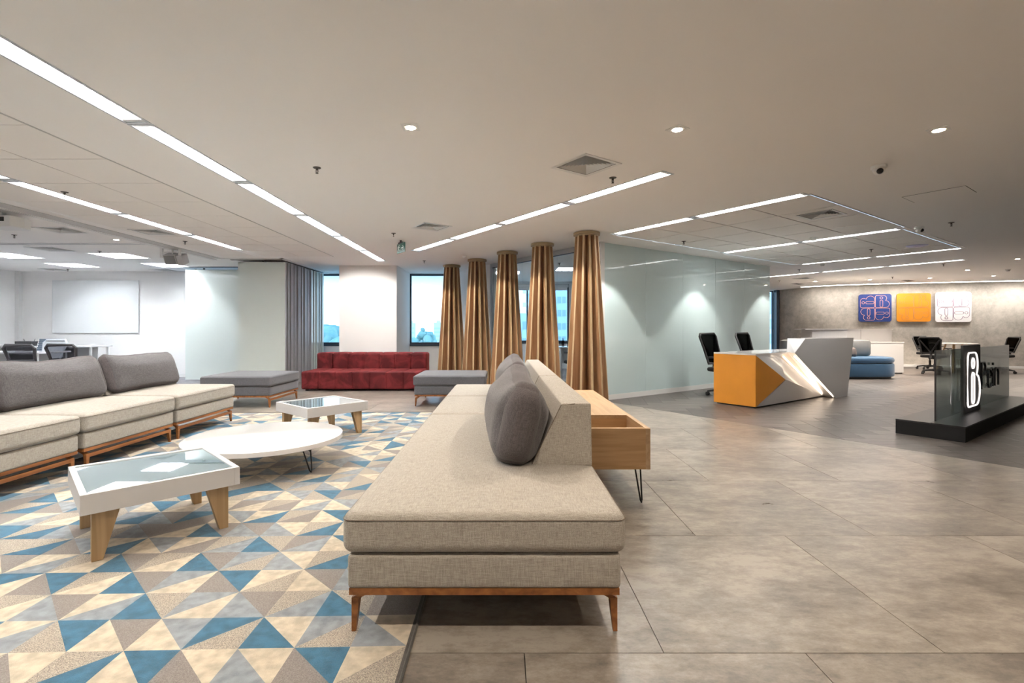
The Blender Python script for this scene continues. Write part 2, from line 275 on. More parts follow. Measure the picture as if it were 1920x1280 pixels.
#@@ROOM
# ------------------------------------------------------------------ floor
fb = MB().prism([(-12.2, -2), (19, -2), (19, 18), (3.1, 18), (3.1, 14.72), (-1.22, 14.72), (-1.22, 12.64), (-12.2, 12.64)], -.30, -.012); FLOOR = structure('floor', fb, 'slot_dark')
BN = Vector((.8192, .5736)); BD = BN.dot(Vector((2.017, 7.22)))     # boundary between stone tiles and planks runs along D1
B2 = BN.dot(Vector((4.372, 4.117))); BD = (BD+B2)/2
g = .0016
for j in range(-3, 13):
    y0 = 1.746+(j-0)*.995; off = .076 if j % 2 else .573
    for i in range(-7, 8):
        x0 = off+i*1.0
        p = [(x0+g, y0+g), (x0+1-g, y0+g), (x0+1-g, y0+.995-g), (x0+g, y0+.995-g)]
        p = clip(p, BN.x, BN.y, BD-.002); p = clip(p, -1, 0, 5.80) if len(p) > 2 else p; p = clip(p, 0, 1, 12.5) if len(p) > 2 else p
        p = clip(p, 0, -1, 1.5) if len(p) > 2 else p
        if area(p) > .01: part('floor_tile', MB().prism(p, -.012, 0), 'stone_vinyl', FLOOR)
part('carpet', MB().box(-11.9, -5.82, -1.5, 12.6, -.012, .0), 'grey_carpet', FLOOR)
meet = [(1.65, 8.05), (-.2, 10.72), (-1.3, 12.5), (-1.3, 14.6), (3.5, 14.6), (5.9, 11.08)]
part('meeting_carpet', MB().prism(meet, -.011, .002), 'grey_carpet', FLOOR)
pl = []
w_, L_ = .25, 1.0
for a in range(-60, 90):
    for b in range(-18, 18):
        ox, oy = a*w_+b*L_, a*w_-b*L_
        for q, (x0, y0, x1, y1) in enumerate(((ox, oy, ox+L_, oy+w_), (ox, oy+w_, ox+w_, oy+w_+L_))):
            an = R(-10); c, s = math.cos(an), math.sin(an)
            p = [(5+u*c-v*s, 6+u*s+v*c) for u, v in ((x0+g, y0+g), (x1-g, y0+g), (x1-g, y1-g), (x0+g, y1-g))]
            cx = sum(t[0] for t in p)/4; cy = sum(t[1] for t in p)/4
            if cx > 17.8 or cy > 18.2 or cy < -1.5: continue
            n2 = D1; wall_d = n2.dot(CORNER)
            if D2.dot(Vector((cx, cy))) < D2.dot(CORNER)+5.4: p = clip(p, n2.x, n2.y, wall_d+.02)
            if len(p) > 2: p = clip(p, -BN.x, -BN.y, -BD-.002)
            if area(p) > .004: pl.append((cx*cx+cy*cy if abs(cx/max(cy, .1)-.02) < 1.12 else 1e4+cx*cx+cy*cy, p, q))
pl.sort(key=lambda t: t[0])
rest = MB()
for i, (d, p, q) in enumerate(pl):
    if i < 290: part('floor_plank', MB().prism(p, -.012, 0), 'plank_sheen_dark' if q else 'plank_sheen_light', FLOOR)
    else: rest.prism(p, -.012, 0, q)
o = part('far_planks', rest, ['plank_sheen_light', 'plank_sheen_dark'], FLOOR); o['kind'] = 'stuff'

# ------------------------------------------------------------------ ceiling: openings first
holes = []           # polygons cut out of the plain ceiling
def strip_poly(x, y, w, l, a): return rect(x, y, w, l, a)
LIGHTS = []          # (x,y,w,l,angle,label)
ordn = ['nearest', 'second', 'third', 'fourth', 'fifth', 'sixth', 'seventh', 'eighth']
for i in range(7): LIGHTS.append((-2.585, .664+1.36*i+.01, .155, 1.34, 0, ordn[i]+' segment of the long light line running above the left sofa and rug', 'long light line over the rug'))
for i in range(6): LIGHTS.append((-4.765, .60+1.36*i+.01, .15, 1.34, 0, ordn[i]+' segment of the light line beside the folding wall track on the left', 'light line near the folding wall track'))
def diag(x, y, n, what, grp, first=.0, w=.14):
    for i in range(n):
        p = Vector((x, y))+D1*(1.345*i+.01) - D2*w
        LIGHTS.append((p.x, p.y, w, 1.325, A35, ordn[i]+' segment of the '+what, grp))
diag(1.554, 4.459, 4, 'slanting light line before the wooden columns', 'slanting line before the columns')
diag(3.239, 5.164, 2, 'slanting light line on the near edge of the grid ceiling', 'line on near edge of grid ceiling')
diag(5.653, 6.93, 2, 'light line through the grid ceiling', 'line through the grid ceiling')
diag(8.05, 8.54, 2, 'light line on the far edge of the grid ceiling', 'line on far edge of grid ceiling')
diag(9.42, 9.96, 3, 'last light line, nearest the concrete wall', 'line beyond the grid ceiling')
for L in LIGHTS: holes.append(strip_poly(*L[:5]))
TROFF = [(-9.8, 9.07), (-7.7, 9.07), (-9.8, 10.45), (-7.75, 10.45), (-9.8, 6.3), (-7.7, 3.5), (-9.8, 3.5)]
for x, y in TROFF: holes.append(rect(x, y, .68, .70))
MTROFF = [(1.25, 11.2), (-.2, 11.9)]
for x, y in MTROFF: holes.append(rect(x, y, .62, .62))
def snap(c): 
    return c
DIFF = [((.717, 4.24), .43, A35, 'large square air diffuser above the wooden console'), ((-.99, 6.77), .43, A35, 'square air diffuser near the green exit sign'),
        ((4.06, 6.15), .42, A35, 'air diffuser set in the right grid ceiling'), ((-5.24, 7.2), .42, 0, 'air diffuser between the left light line and folding wall track'),
        ((8.3, 13.6), .42, A35, 'far air diffuser above the reception bench area'), ((-7.96, 8.65), .5, 0, 'pale air diffuser in the white meeting area, beside the louvre light'),
        ((-6.3, 7.0), .45, 0, 'air diffuser just left of the folding wall track'), ((-8.06, 11.66), .42, 0, 'air diffuser near the left window of the white meeting area'), ((-10.6, 11.6), .42, 0, 'air diffuser in the far left corner of the meeting area')]
for (c, s, a, l) in DIFF:
    k = (s-.05)/2; p = rect(c[0], c[1], 2*k, 2*k, a, (-k, -k)); holes.append(p)
# tile fields
TILES = []
for xa, xb in ((-3.95, -3.29), (-4.61, -3.95), (-5.43, -4.77)):
    for j in range(14):
        y0 = 3.40+.68*(j-5); TILES.append(rect(xa+.005, y0+.005, xb-xa-.010, .670))
def field(x, y, nu, nv, du, dv):
    for i in range(nu):
        for j in range(nv):
            p = Vector((x, y))+D2*(du*i+.008)+D1*(dv*j+.008); TILES.append(rect(p.x, p.y, du-.016, dv-.016, A35))
p0 = Vector((3.239, 5.164)); field(p0.x+.01*D2.x, p0.y+.01*D2.y, 4, 4, .705, .675)
p1 = Vector((5.653, 6.93)); field(p1.x+.01*D2.x, p1.y+.01*D2.y, 4, 4, .70, .675)
def inside(pt, poly):
    s = None
    for i in range(len(poly)):
        a, b = poly[i], poly[(i+1) % len(poly)]; c = (b[0]-a[0])*(pt[1]-a[1])-(b[1]-a[1])*(pt[0]-a[0])
        if s is None: s = c > 0
        elif (c > 0) != s: return False
    return True
def grow(p, e):
    cx = sum(t[0] for t in p)/len(p); cy = sum(t[1] for t in p)/len(p); out = []
    for t in p:
        d = Vector((t[0]-cx, t[1]-cy)); out.append((t[0]+e*math.copysign(1, d.x)*.0 + d.x*e/abs(d.length), t[1]+d.y*e/abs(d.length)))
    return out
tile_bounds = [rect(-3.95, 0, .66, 9.52), rect(-4.61, 0, .66, 9.52), rect(-5.43, 0, .66, 9.52), rect(p0.x+.01*D2.x, p0.y+.01*D2.y, 2.82, 2.7, A35), rect(p1.x+.01*D2.x, p1.y+.01*D2.y, 2.80, 2.7, A35)]
outer = [(-12.2, -2), (19, -2), (19, 18), (3.1, 18), (3.1, 14.72), (-1.22, 14.72), (-1.22, 12.64), (-12.2, 12.64)]
allp = [outer]+[h for h in holes if not any(inside((sum(t[0] for t in h)/4, sum(t[1] for t in h)/4), tb) for tb in tile_bounds)]+tile_bounds
verts = []; edges = []
for p in allp:
    k = len(verts); verts += [Vector(t) for t in p]; edges += [(k+i, k+(i+1) % len(p)) for i in range(len(p))]
vo, eo, fo, *_ = delaunay_2d_cdt(verts, edges, [], 0, 1e-5)
cb = MB(); vs = [(v.x, v.y, H) for v in vo]; keep = []
for f in fo:
    c = sum((vo[i] for i in f), Vector((0, 0)))/len(f)
    if not any(inside(c, h) for h in allp[1:]): keep.append(f)
cb.add(vs, keep)
CEIL = structure('ceiling', cb, 'ceiling_paint')
part('plenum_backing', MB().prism(rect(-5.43, 0, .66, 9.52), H+.012, H+.02).prism(rect(-4.61, 0, 1.32, 9.52), H+.012, H+.02).prism(tile_bounds[3], H+.012, H+.02).prism(tile_bounds[4], H+.012, H+.02), 'plenum', CEIL)
bpy.data.objects['plenum_backing']['kind'] = 'stuff'
for t in TILES:
    c = (sum(q[0] for q in t)/4, sum(q[1] for q in t)/4); hit = None
    for i_, (dc, ds, da, dl) in enumerate(DIFF):
        if inside(dc, t): hit = i_
    if hit is not None:
        dc, ds, da, dl = DIFF[hit]; DIFF[hit] = (c, ds, da, dl); k = (ds-.02)/2; inn = rect(c[0], c[1], 2*k, 2*k, da, (-k, -k)); m = MB()
        for q in range(4): m.prism([t[q], t[(q+1) % 4], inn[(q+1) % 4], inn[q]], H-.001, H+.011)
        part('ceiling_panel', m, 'ceiling_tile', CEIL); continue
    part('ceiling_panel', MB().prism(t, H-.001, H+.011), 'ceiling_tile', CEIL)

# recessed fluorescent fixtures
def make_strip(w, L, n):
    r = thing('linear_light', 'x', 'light')
    e = .012
    part('housing', MB().box(0, .004, 0, L, 0, .075).box(w-.004, w, 0, L, 0, .075).box(0, w, 0, .05, .004, .075).box(0, w, L-.05, L, .004, .075).box(0, w, 0, L, .075, .08), 'white_metal', r)
    part('trim', MB().box(-e, .006, -e*.3, L+e*.3, -.004, .001).box(w-.006, w+e, -e*.3, L+e*.3, -.004, .001).box(0, w, -e*.3, .012, -.004, .001).box(0, w, L-.012, L+e*.3, -.004, .001), 'aluminium', r)
    part('lamp', MB().box(.012, w-.012, .055, L-.055, .066, .070), 'tube', r)
    lv = MB(); k = n
    for i in range(k):
        y = .06+(L-.12)*(i+.5)/k
        lv.add([(.008, y-.012, .0), (w/2, y-.012, .012), (w-.008, y-.012, .0), (.008, y, .038), (w/2, y, .030), (w-.008, y, .038)], [(0, 1, 4, 3), (1, 2, 5, 4)])
    lv.add([(.006, .05, 0), (.006, L-.05, 0), (.014, L-.05, .06), (.014, .05, .06), (w-.006, .05, 0), (w-.006, L-.05, 0), (w-.014, L-.05, .06), (w-.014, .05, .06)], [(0, 1, 2, 3), (4, 7, 6, 5)])
    o = part('louvre', lv, 'louvre_white', r); o['kind'] = 'stuff'
    return r
mat('louvre_white', (.85, .86, .87), .35)
protos = {}
for (x, y, w, l, a, lab, grp) in LIGHTS:
    k = (w, l)
    if k not in protos:
        protos[k] = make_strip(w, l, 17); q = protos[k]; q.location = (x, y, H); q.rotation_euler = (0, 0, a)
    else: q = dup(protos[k], (x, y, H), a)
    q['label'] = lab; q['group'] = grp
def make_troffer(s):
    r = thing('louvre_light', 'x', 'light')
    part('housing', MB().box(0, .004, 0, s, 0, .07).box(s-.004, s, 0, s, 0, .07).box(0, s, 0, .004, 0, .07).box(0, s, s-.004, s, 0, .07).box(0, s, 0, s, .07, .075), 'white_metal', r)
    for i in range(4): part('lamp', MB().box(s*(i+.5)/4-.02, s*(i+.5)/4+.02, .02, s-.02, .055, .06), 'grid_tube', r)
    lv = MB()
    for i in range(1, 4): lv.box(s*i/4-.006, s*i/4+.006, 0, s, 0, .018)
    for i in range(1, 9): lv.box(0, s, s*i/9-.003, s*i/9+.003, 0, .016)
    lv.box(-.012, .012, -.012, s+.012, -.004, 0).box(s-.012, s+.012, -.012, s+.012, -.004, 0).box(0, s, -.012, .012, -.004, 0).box(0, s, s-.012, s+.012, -.004, 0)
    o = part('louvre', lv, 'louvre_white', r); o['kind'] = 'stuff'; return r
tl = ['louvre ceiling light in the white meeting area, far left of the nearer pair', 'louvre ceiling light in the white meeting area, right of the nearer pair', 'louvre ceiling light close to the whiteboard wall, left of the far pair', 'louvre ceiling light close to the left window behind the hanging speaker', 'louvre ceiling light above the near part of the meeting tables', 'louvre ceiling light left of the sofa, out of frame', 'louvre ceiling light by the far left wall, out of frame']
tp = make_troffer(.68); tp.location = (*TROFF[0], H); tp['label'] = tl[0]; tp['group'] = 'louvre lights of the white meeting area'
for (x, y), l in list(zip(TROFF, tl))[1:]: dup(tp, (x, y, H), 0, l)
tq = make_troffer(.62); tq.location = (*MTROFF[0], H); tq['label'] = 'louvre light in the glass meeting room seen right of the fourth column'; tq['group'] = 'louvre lights in the glass meeting room'
dup(tq, (*MTROFF[1], H), 0, 'louvre light in the glass meeting room seen behind the middle column')
# diffusers
def make_diff(s):
    r = thing('air_diffuser', 'x', 'vent'); k = s/2
    def ring(a, b, z0, z1):
        m = MB()
        for q in range(4):
            T = Matrix.Rotation(PI/2*q, 4, 'Z'); m.add([(-a, -a, z0), (a, -a, z0), (b, -b, z1), (-b, -b, z1)], [(0, 1, 2, 3)], 0, T)
        return m
    part('frame', ring(k, k-.035, -.008, -.004).box(-k, k, -k, -k+.004, -.008, 0), 'white_metal', r)
    part('duct', MB().box(-k+.0, k-.0, -k+.0, k-.0, .08, .09).box(-k+.004, -k+.03, -k, k, 0.001, .08).box(k-.03, k-.004, -k, k, .001, .08).box(-k, k, -k+.004, -k+.03, .001, .08).box(-k, k, k-.03, k-.004, .001, .08), 'slot_dark', r)
    n = 7
    for i in range(n):
        a = (k-.04)*(1-i/n); b = a-(k-.04)/n*.75; o = part('louvre_ring', ring(a, b, -.003, .028), 'white_metal', r)
    part('centre', MB().add([(-.03, -.03, 0), (.03, -.03, 0), (.03, .03, 0), (-.03, .03, 0), (0, 0, .02)], [(0, 1, 4), (1, 2, 4), (2, 3, 4), (3, 0, 4)]), 'white_metal', r)
    return r
dp = None
for (c, s, a, l) in DIFF:
    if dp is None: dp = q = make_diff(.43); q.location = (*c, H); q.rotation_euler = (0, 0, a)
    else: q = dup(dp, (*c, H-.0), a)
    q.scale = (s/.43, s/.43, 1); q['label'] = l; q['group'] = 'square ceiling air diffusers'
for i, (x, y, l) in enumerate(((9.1, 15.15, 'small dark slot vent on the ceiling left of the blue poster'), (11.7, 14.17, 'small slot vent on the ceiling above the orange poster'))):
    o = part('slot_vent', MB().box(-.25, .25, -.09, .09, -.008, 0), 'diffuser_grey', loc=(x, y, H), rot=(0, 0, A35)); tag(o, l, 'vent', 'slot vents near the concrete wall')
    v = MB()
    for j in range(5): v.box(-.23, .23, -.075+j*.032, -.055+j*.032, -.010, -.007)
    q = part('slats', v, 'slot_dark', o); q['kind'] = 'stuff'
# downlights
def make_down():
    r = thing('downlight', 'x', 'light')
    part('plate', MB().box(-.06, .06, -.06, -.045, -.003, 0).box(-.06, .06, .045, .06, -.003, 0).box(-.06, -.045, -.045, .045, -.003, 0).box(.045, .06, -.045, .045, -.003, 0), 'white_metal', r)
    part('bezel', MB().lathe([(.046, -.001), (.044, -.006), (.034, -.006)], 24), 'white_metal', r, True); part('bulb', MB().lathe([(.033, -.0075), (.02, -.010), (.001, -.011)], 20), 'warm_lamp', r, True); return r
DL = [(-.647, 3.438, 'square downlight left of the three across the plain ceiling'), (1.235, 3.474, 'square downlight in the middle of the three across the plain ceiling'), (3.094, 3.484, 'square downlight at the right end of the three on the plain ceiling'),
      (10.3, 9.82, 'small downlight at the far right edge, nearest of the reception cluster'), (11.04, 11.66, 'small downlight right of the end of the last light line'), (12.9, 12.9, 'small downlight above the white poster, right of the cluster'), (11.72, 13.47, 'small downlight above the orange poster'), (10.4, 13.9, 'small downlight above the blue poster'), (9.16, 14.4, 'small downlight left of the posters near the far vent'), (-6.09, 7.73, 'small downlight in the white meeting area near the folding wall track')]
dn = None
for x, y, l in DL:
    if dn is None: dn = q = make_down(); q.location = (x, y, H); q.rotation_euler = (0, 0, 0)
    else: q = dup(dn, (x, y, H), A35 if x > 0 else 0)
    q['label'] = l; q['group'] = 'downlights'
# sprinklers
sk = thing('sprinkler', 'x', 'sprinkler'); part('rosette', MB().lathe([(.035, 0), (.03, -.006), (.012, -.008)], 16), 'sprinkler_metal', sk, True)
part('nozzle', MB().lathe([(.010, -.006), (.010, -.02), (.004, -.024), (.004, -.045)], 10).tube([(-.010, 0, -.02), (-.013, 0, -.035), (-.003, 0, -.05)], .002, 6).tube([(.010, 0, -.02), (.013, 0, -.035), (.003, 0, -.05)], .002, 6), 'sprinkler_metal', sk, True)
part('deflector', MB().lathe([(.004, -.045), (.013, -.049), (.013, -.051), (.001, -.052)], 12), 'sprinkler_metal', sk, True)
SP = [(-1.63, 4.3, 'sprinkler on the open ceiling between the long light line and left downlight'), (-4.52, 5.06, 'sprinkler beside the nearer part of the left light line'), (1.026, 4.584, 'sprinkler just behind the large air diffuser'), (-1.61, 7.22, 'sprinkler just in front of the green exit sign'), (-1.62, 10.1, 'sprinkler before the right back window, left of the smoke detector'),
      (5.94, 6.5, 'sprinkler right of the grid ceiling beyond the camera dome'), (6.5, 8.66, 'sprinkler on the grid ceiling near the round white disc'), (2.9, 7.87, 'sprinkler above the frosted glass wall, near light line end'), (6.98, 11.56, 'sprinkler above the right end of the frosted glass wall'), (9.5, 10.58, 'sprinkler beneath the right end of the last light line'), (10.48, 13.2, 'sprinkler near the ceiling vent above the blue poster'), (8.0, 14.2, 'sprinkler above the glazed gap beside the concrete wall'),
      (-5.1, 7.87, 'sprinkler behind the left diffuser beside the light line end'), (-7.31, 7.34, 'sprinkler under the projector in the white meeting area'), (-7.29, 8.87, 'sprinkler beside the brightest louvre light'), (-10.2, 11.5, 'sprinkler near the far left louvre light'), (-7.2, 11.5, 'sprinkler close to the left window'), (1.2, 10.45, 'sprinkler inside the glass meeting room')]
for i, (x, y, l) in enumerate(SP):
    if i == 0: q = sk; q.location = (x, y, H)
    else: q = dup(sk, (x, y, H), random.random()*3)
    q['label'] = l; q['group'] = 'ceiling sprinklers'
# dome cameras, detectors, disc, hatch
cd = thing('dome_camera', 'white dome camera on the plain ceiling at upper right', 'camera', (3.26, 4.255, H), 0, 'dome cameras')
part('base', MB().lathe([(.058, 0), (.058, -.022), (.05, -.03)], 24), 'white_metal', cd, True); part('eyeball', MB().sphere((0, 0, -.035), .045, 10), 'white_metal', cd, True)
part('lens', MB().sphere((-.012, -.028, -.052), .026, 8), 'lens_black', cd, True, label='glossy black lens')
dup(cd, (5.74, 6.77, H), .9, 'white dome camera on the right edge of the grid ceiling')
sd = thing('smoke_detector', 'smoke detector beside the middle light line of the grid ceiling', 'detector', (4.78, 7.55, H-.001), 0, 'smoke detectors')
part('base', MB().lathe([(.05, 0), (.05, -.012), (.044, -.016)], 20), 'white_metal', sd, True); part('chamber', MB().lathe([(.038, -.014), (.036, -.04), (.03, -.046), (.001, -.047)], 20), 'white_metal', sd, True)
for x, y, l in ((6.9, 10.6, 'small smoke detector between the far light lines'), (11.9, 11.56, 'smoke detector at the far right above the white poster'), (-.74, 9.43, 'smoke detector left of the second column cap')): dup(sd, (x, y, H), 0, l)
o = part('ceiling_disc', MB().lathe([(.15, 0), (.15, -.006), (.12, -.018), (.001, -.024)], 28), 'lilac', smooth=True, loc=(6.98, 8.27, H-.001)); tag(o, 'round lavender white disc on the grid ceiling', 'access point')
hk = MB(); Th = Matrix.Translation((4.58, 5.16, H)) @ Matrix.Rotation(A35, 4, 'Z')
o = part('access_hatch', MB().box(-.2, .2, -.25, .25, -.003, -.0005), 'ceiling_paint', loc=(4.58, 5.16, H), rot=(0, 0, A35)); tag(o, 'flush rectangular access hatch in the plain ceiling at right', 'hatch')
part('joint', MB().box(-.206, -.201, -.255, .255, -.0015, 0).box(.201, .206, -.255, .255, -.0015, 0).box(-.2, .2, -.256, -.251, -.0015, 0).box(-.2, .2, .251, .256, -.0015, 0), 'slot_dark', o)
# exit sign
ex = thing('exit_sign', 'green hanging exit sign with running figure and arrow', 'sign', (-1.70, 7.90, H-.03), R(-55))
part('panel', MB().box(0, .30, -.005, .005, -.17, -.02), 'sign_green', ex); part('mount', MB().box(.06, .20, -.012, .012, -.02, 0).box(.12, .15, -.01, .01, 0, .03), 'black_plastic', ex)
part('arrow', MB().box(.165, .245, -.008, -.006, -.106, -.090).prism([(0, 0), (.012, .008), (-.022, .040), (-.034, .030)], -.008, -.006, 0, Matrix.Translation((.25, 0, -.098)) @ Matrix.Rotation(PI/2, 4, 'X') @ Matrix.Translation((0, 0, 0.014))).prism([(0, 0), (.012, -.008), (-.022, -.040), (-.034, -.030)], -.008, -.006, 0, Matrix.Translation((.25, 0, -.098)) @ Matrix.Rotation(PI/2, 4, 'X') @ Matrix.Translation((0, 0, 0.014))), 'sign_white', ex)
fg = MB()
def st(a, b, r=.008): fg.tube([(a[0], -.007, a[1]), (b[0], -.007, b[1])], r, 4)
fg.lathe([(.001, -.006), (.013, -.006), (.013, -.008), (.001, -.008)], 12, 0, Matrix.Translation((.085, 0, -.045)) @ Matrix.Rotation(PI/2, 4, 'X') @ Matrix.Translation((0, 0, .014)))
st((.075, -.06), (.065, -.10), .012); st((.078, -.066), (.11, -.085)); st((.07, -.068), (.045, -.085)); st((.066, -.10), (.095, -.125)); st((.095, -.125), (.085, -.155)); st((.062, -.10), (.05, -.135)); st((.05, -.135), (.02, -.14))
part('running_figure', fg, 'sign_white', ex)
# folding wall track
tr = MB().box(-5.84, -5.80, -1.5, 9.95, H-.012, H).box(-5.90, -5.855, -1.5, 9.95, H-.012, H); o = structure('trim_1', tr, 'white_metal')
part('track_slot', MB().box(-5.86, -5.835, -1.5, 9.95, H-.006, H-.001), 'slot_dark', o); part('track_beam', MB().box(-5.80, -5.60, -1.5, 9.75, H-.006, H-.0005), 'diffuser_grey', o)
o = structure('trim_2', MB().box(-11.8, -5.9, 8.05, 8.085, H-.010, H).box(-11.8, -5.9, 8.13, 8.165, H-.010, H), 'white_metal'); part('track_slot', MB().box(-11.8, -5.9, 8.085, 8.13, H-.004, H-.0005), 'slot_dark', o)
o = structure('trim_3', MB().box(-5.60, -4.36, 9.72, 9.78, H-.02, H).box(-4.42, -4.36, 9.72, 12.3, H-.02, H), 'white_metal'); part('track_slot', MB().box(-5.5, -4.44, 9.88, 9.95, H-.012, H-.001).box(-4.50, -4.44, 9.88, 12.2, H-.012, H-.001).box(-7.2, -5.5, 11.05, 11.12, H-.012, H-.001), 'slot_dark', o)
structure('trim_4', MB().box(-3.297, -3.283, 0, 9.52, H-.004, H+.001), 'diffuser_grey')
e0 = Vector((3.239, 5.164)); q = MB().prism(rect(e0.x, e0.y, 5.9, .012, A35, (-.05, -.02)), H-.006, H+.0); structure('trim_5', q, 'aluminium')
# projector and speaker
pj = thing('projector', 'white projector with open dark underside hanging at the far left edge', 'projector', (-6.02, 5.95, H))
part('body', MB().prism([(-.17, -.13), (.17, -.13), (.20, .02), (.15, .16), (-.17, .16)], -.19, -.06), 'white_metal', pj, bevel=.01)
part('ceiling_mount', MB().box(-.10, -.04, -.02, .04, -.06, 0).box(-.16, .10, -.01, .02, -.07, -.055), 'white_metal', pj); part('opening', MB().box(-.06, .10, -.134, -.128, -.13, -.08), 'slot_dark', pj); part('cable', MB().tube([(.02, -.14, -.06), (.05, -.145, -.1), (.09, -.14, -.12)], .005, 6), 'black_plastic', pj)
part('lens_ring', MB().lathe([(.05, 0), (.05, .03), (.035, .03)], 20, 0, Matrix.Translation((-.19, -.10, -.11)) @ Matrix.Rotation(PI/2, 4, 'X')), 'white_gloss', pj, True)
sk2 = thing('ceiling_speaker', 'grey box speaker tilted on a ceiling bracket before the left window', 'speaker', (-5.78, 8.6, H))
Tt = Matrix.Rotation(R(25), 4, 'X')
part('cabinet', MB().box(-.17, .06, -.09, .09, -.27, -.09, 0, Tt), 'grey_spk', sk2, bevel=.006) if False else None
mat('grey_spk', (.22, .22, .23), .6); mat('pale_spk', (.55, .55, .57), .5)
part('cabinet', MB().box(-.16, .05, -.09, .09, -.26, -.09, 0, Tt), 'pale_spk', sk2, bevel=.006); part('grille', MB().box(-.145, .04, -.094, -.089, -.25, -.10, 0, Tt), 'grey_spk', sk2); part('second_cabinet', MB().box(.06, .16, -.08, .09, -.28, -.11, 0, Tt), 'pale_spk', sk2, bevel=.006)
part('bracket', MB().box(-.22, -.18, -.02, .02, -.16, 0).box(-.2, .12, -.01, .01, -.07, -.055).box(.10, .13, -.02, .02, -.12, 0).box(-.02, .0, -.01, .01, -.10, 0), 'white_metal', sk2)

# ------------------------------------------------------------------ walls
WT = H+.0
def wall(name, mb, m='wall_white', **k): return structure(name, mb, m, **k)
wall('wall_left', MB().box(-12.1, -11.8, -1.6, 12.3, -.012, H))
wall('wall_behind_camera', MB().box(-12.1, 18.8, -1.7, -1.5, -.012, H)); wall('wall_right', MB().box(17.6, 17.9, -1.6, 15, -.012, H))
wall('wall_whiteboard', MB().box(-12.1, -7.68, 11.95, 12.65, -.012, H))
SILL = .787; wb = MB(); YW = 12.38
wb.box(-7.68, -1.2, YW, YW+.25, -.012, SILL)
for a, b in ((-6.3, -5.3), (-3.75, -2.36), (-1.32, -1.2)): wb.box(a, b, YW, YW+.25, SILL, H)
wall('wall_back', wb)
wall('wall_back_pier', MB().box(-3.617, -2.348, 10.84, YW, -.012, H))
q = wall('wall_partition', MB().prism([(-.25, 10.62), (-.15, 10.69), (-1.10, 12.45), (-1.10, 14.6), (-1.22, 14.6), (-1.22, 12.40), (-1.28, 12.38)], -.012, H))
wall('wall_room_back', MB().box(-1.2, 1.0-.9, 14.5, 14.7, -.012, H).box(.1, 2.0, 14.5, 14.7, -.012, SILL).box(1.95, 4.2, 14.5, 14.7, -.012, H).box(.1, 1.95, 14.5, 14.7, 2.50, H))
wall('baseboard_whiteboard', MB().box(-11.8, -7.68, 11.93, 11.95, 0, .09), 'baseboard_white')
wall('baseboard_left', MB().box(-11.8, -11.78, -1.5, 11.93, 0, .09), 'baseboard_white')
wall('trim_6', MB().box(-11.80, -11.70, 11.86, 11.95, 0, H), 'white_metal')
def window(n, x0, x1, y, z0=SILL, z1=H-.01, mull=()):
    fr = MB(); d0, d1 = y+.02, y+.09; t = .045
    fr.box(x0, x1, d0, d1, z0, z0+t).box(x0, x1, d0, d1, z1-t, z1).box(x0, x0+t, d0, d1, z0+t, z1-t).box(x1-t, x1, d0, d1, z0+t, z1-t)
    for m_ in mull: fr.box(m_-.02, m_+.02, d0, d1, z0+t, z1-t)
    o = structure('window_%d' % n, fr, 'dark_frame'); part('sill', MB().box(x0-.03, x1+.03, y-.03, y+.10, z0-.045, z0), 'dark_frame', o)
    part('pane', MB().box(x0+t, x1-t, y+.05, y+.058, z0+t, z1-t), 'window_glass', o); return o
window(1, -7.66, -6.3, YW, mull=(-7.50, -7.35)); window(2, -5.3, -3.75, YW); window(3, -2.36, -1.32, YW); window(4, .1, 1.95, 14.5, SILL, 2.50, mull=(.72,))
for x0, x1, y, l in ((-7.66, -6.35, YW-.06, 'rolled white blind at the head of the left window'), (.15, 1.92, 14.42, 'rolled white blind above the meeting room window')):
    z = H-.06 if y < 13 else 2.44; o = thing('roller_blind', l, 'blind', ((x0+x1)/2, y, z)); w2 = (x1-x0)/2; part('cassette', MB().box(-w2, w2, -.045, .045, -.045, .04), 'white_metal', o, bevel=.01); part('blind_cloth', MB().box(-w2+.03, w2-.03, -.004, .0, -.12, -.04), 'wall_white', o); part('bottom_bar', MB().box(-w2+.03, w2-.03, -.01, .008, -.135, -.118), 'white_metal', o)
# whiteboard
o = thing('glass_whiteboard', 'large glass whiteboard on the left white wall', 'whiteboard', (-9.9, 11.93, 1.72)); part('panel', MB().box(-1.05, 1.05, -.012, 0, -.65, .63), 'whiteboard_glass', o); part('fixing', MB().box(-.9, .9, 0, .019, -.4, .4), 'white_metal', o)
# clear glass partition of the meeting room
P0, P1 = CORNER, Vector((-.25, 10.62)); pd = (P1-P0); PL = pd.length; pa = math.atan2(pd.y, pd.x)
gp = thing('glass_partition', 'clear glass partition with grey aluminium frame behind the wooden columns', 'partition', (P0.x, P0.y, 0), pa)
part('head_rail', MB().box(0, PL, -.03, .03, H-.085, H-.001), 'aluminium', gp); part('head_gasket', MB().box(0, PL, -.02, .02, H-.095, H-.085), 'dark_frame', gp); part('floor_rail', MB().box(0, PL, -.03, .03, .0, .06), 'aluminium', gp)
part('post', MB().box(-.03, .03, -.05, .03, 0, H-.001), 'white_metal', gp); part('post', MB().box(PL-.06, PL, -.035, .035, 0, H-.001), 'aluminium', gp)
for i in range(3): a, b = .03+(PL-.09)*i/3, .03+(PL-.09)*(i+1)/3; part('pane', MB().box(a+.002, b-.002, -.005, .005, .06, H-.095), 'clear_glass', gp)
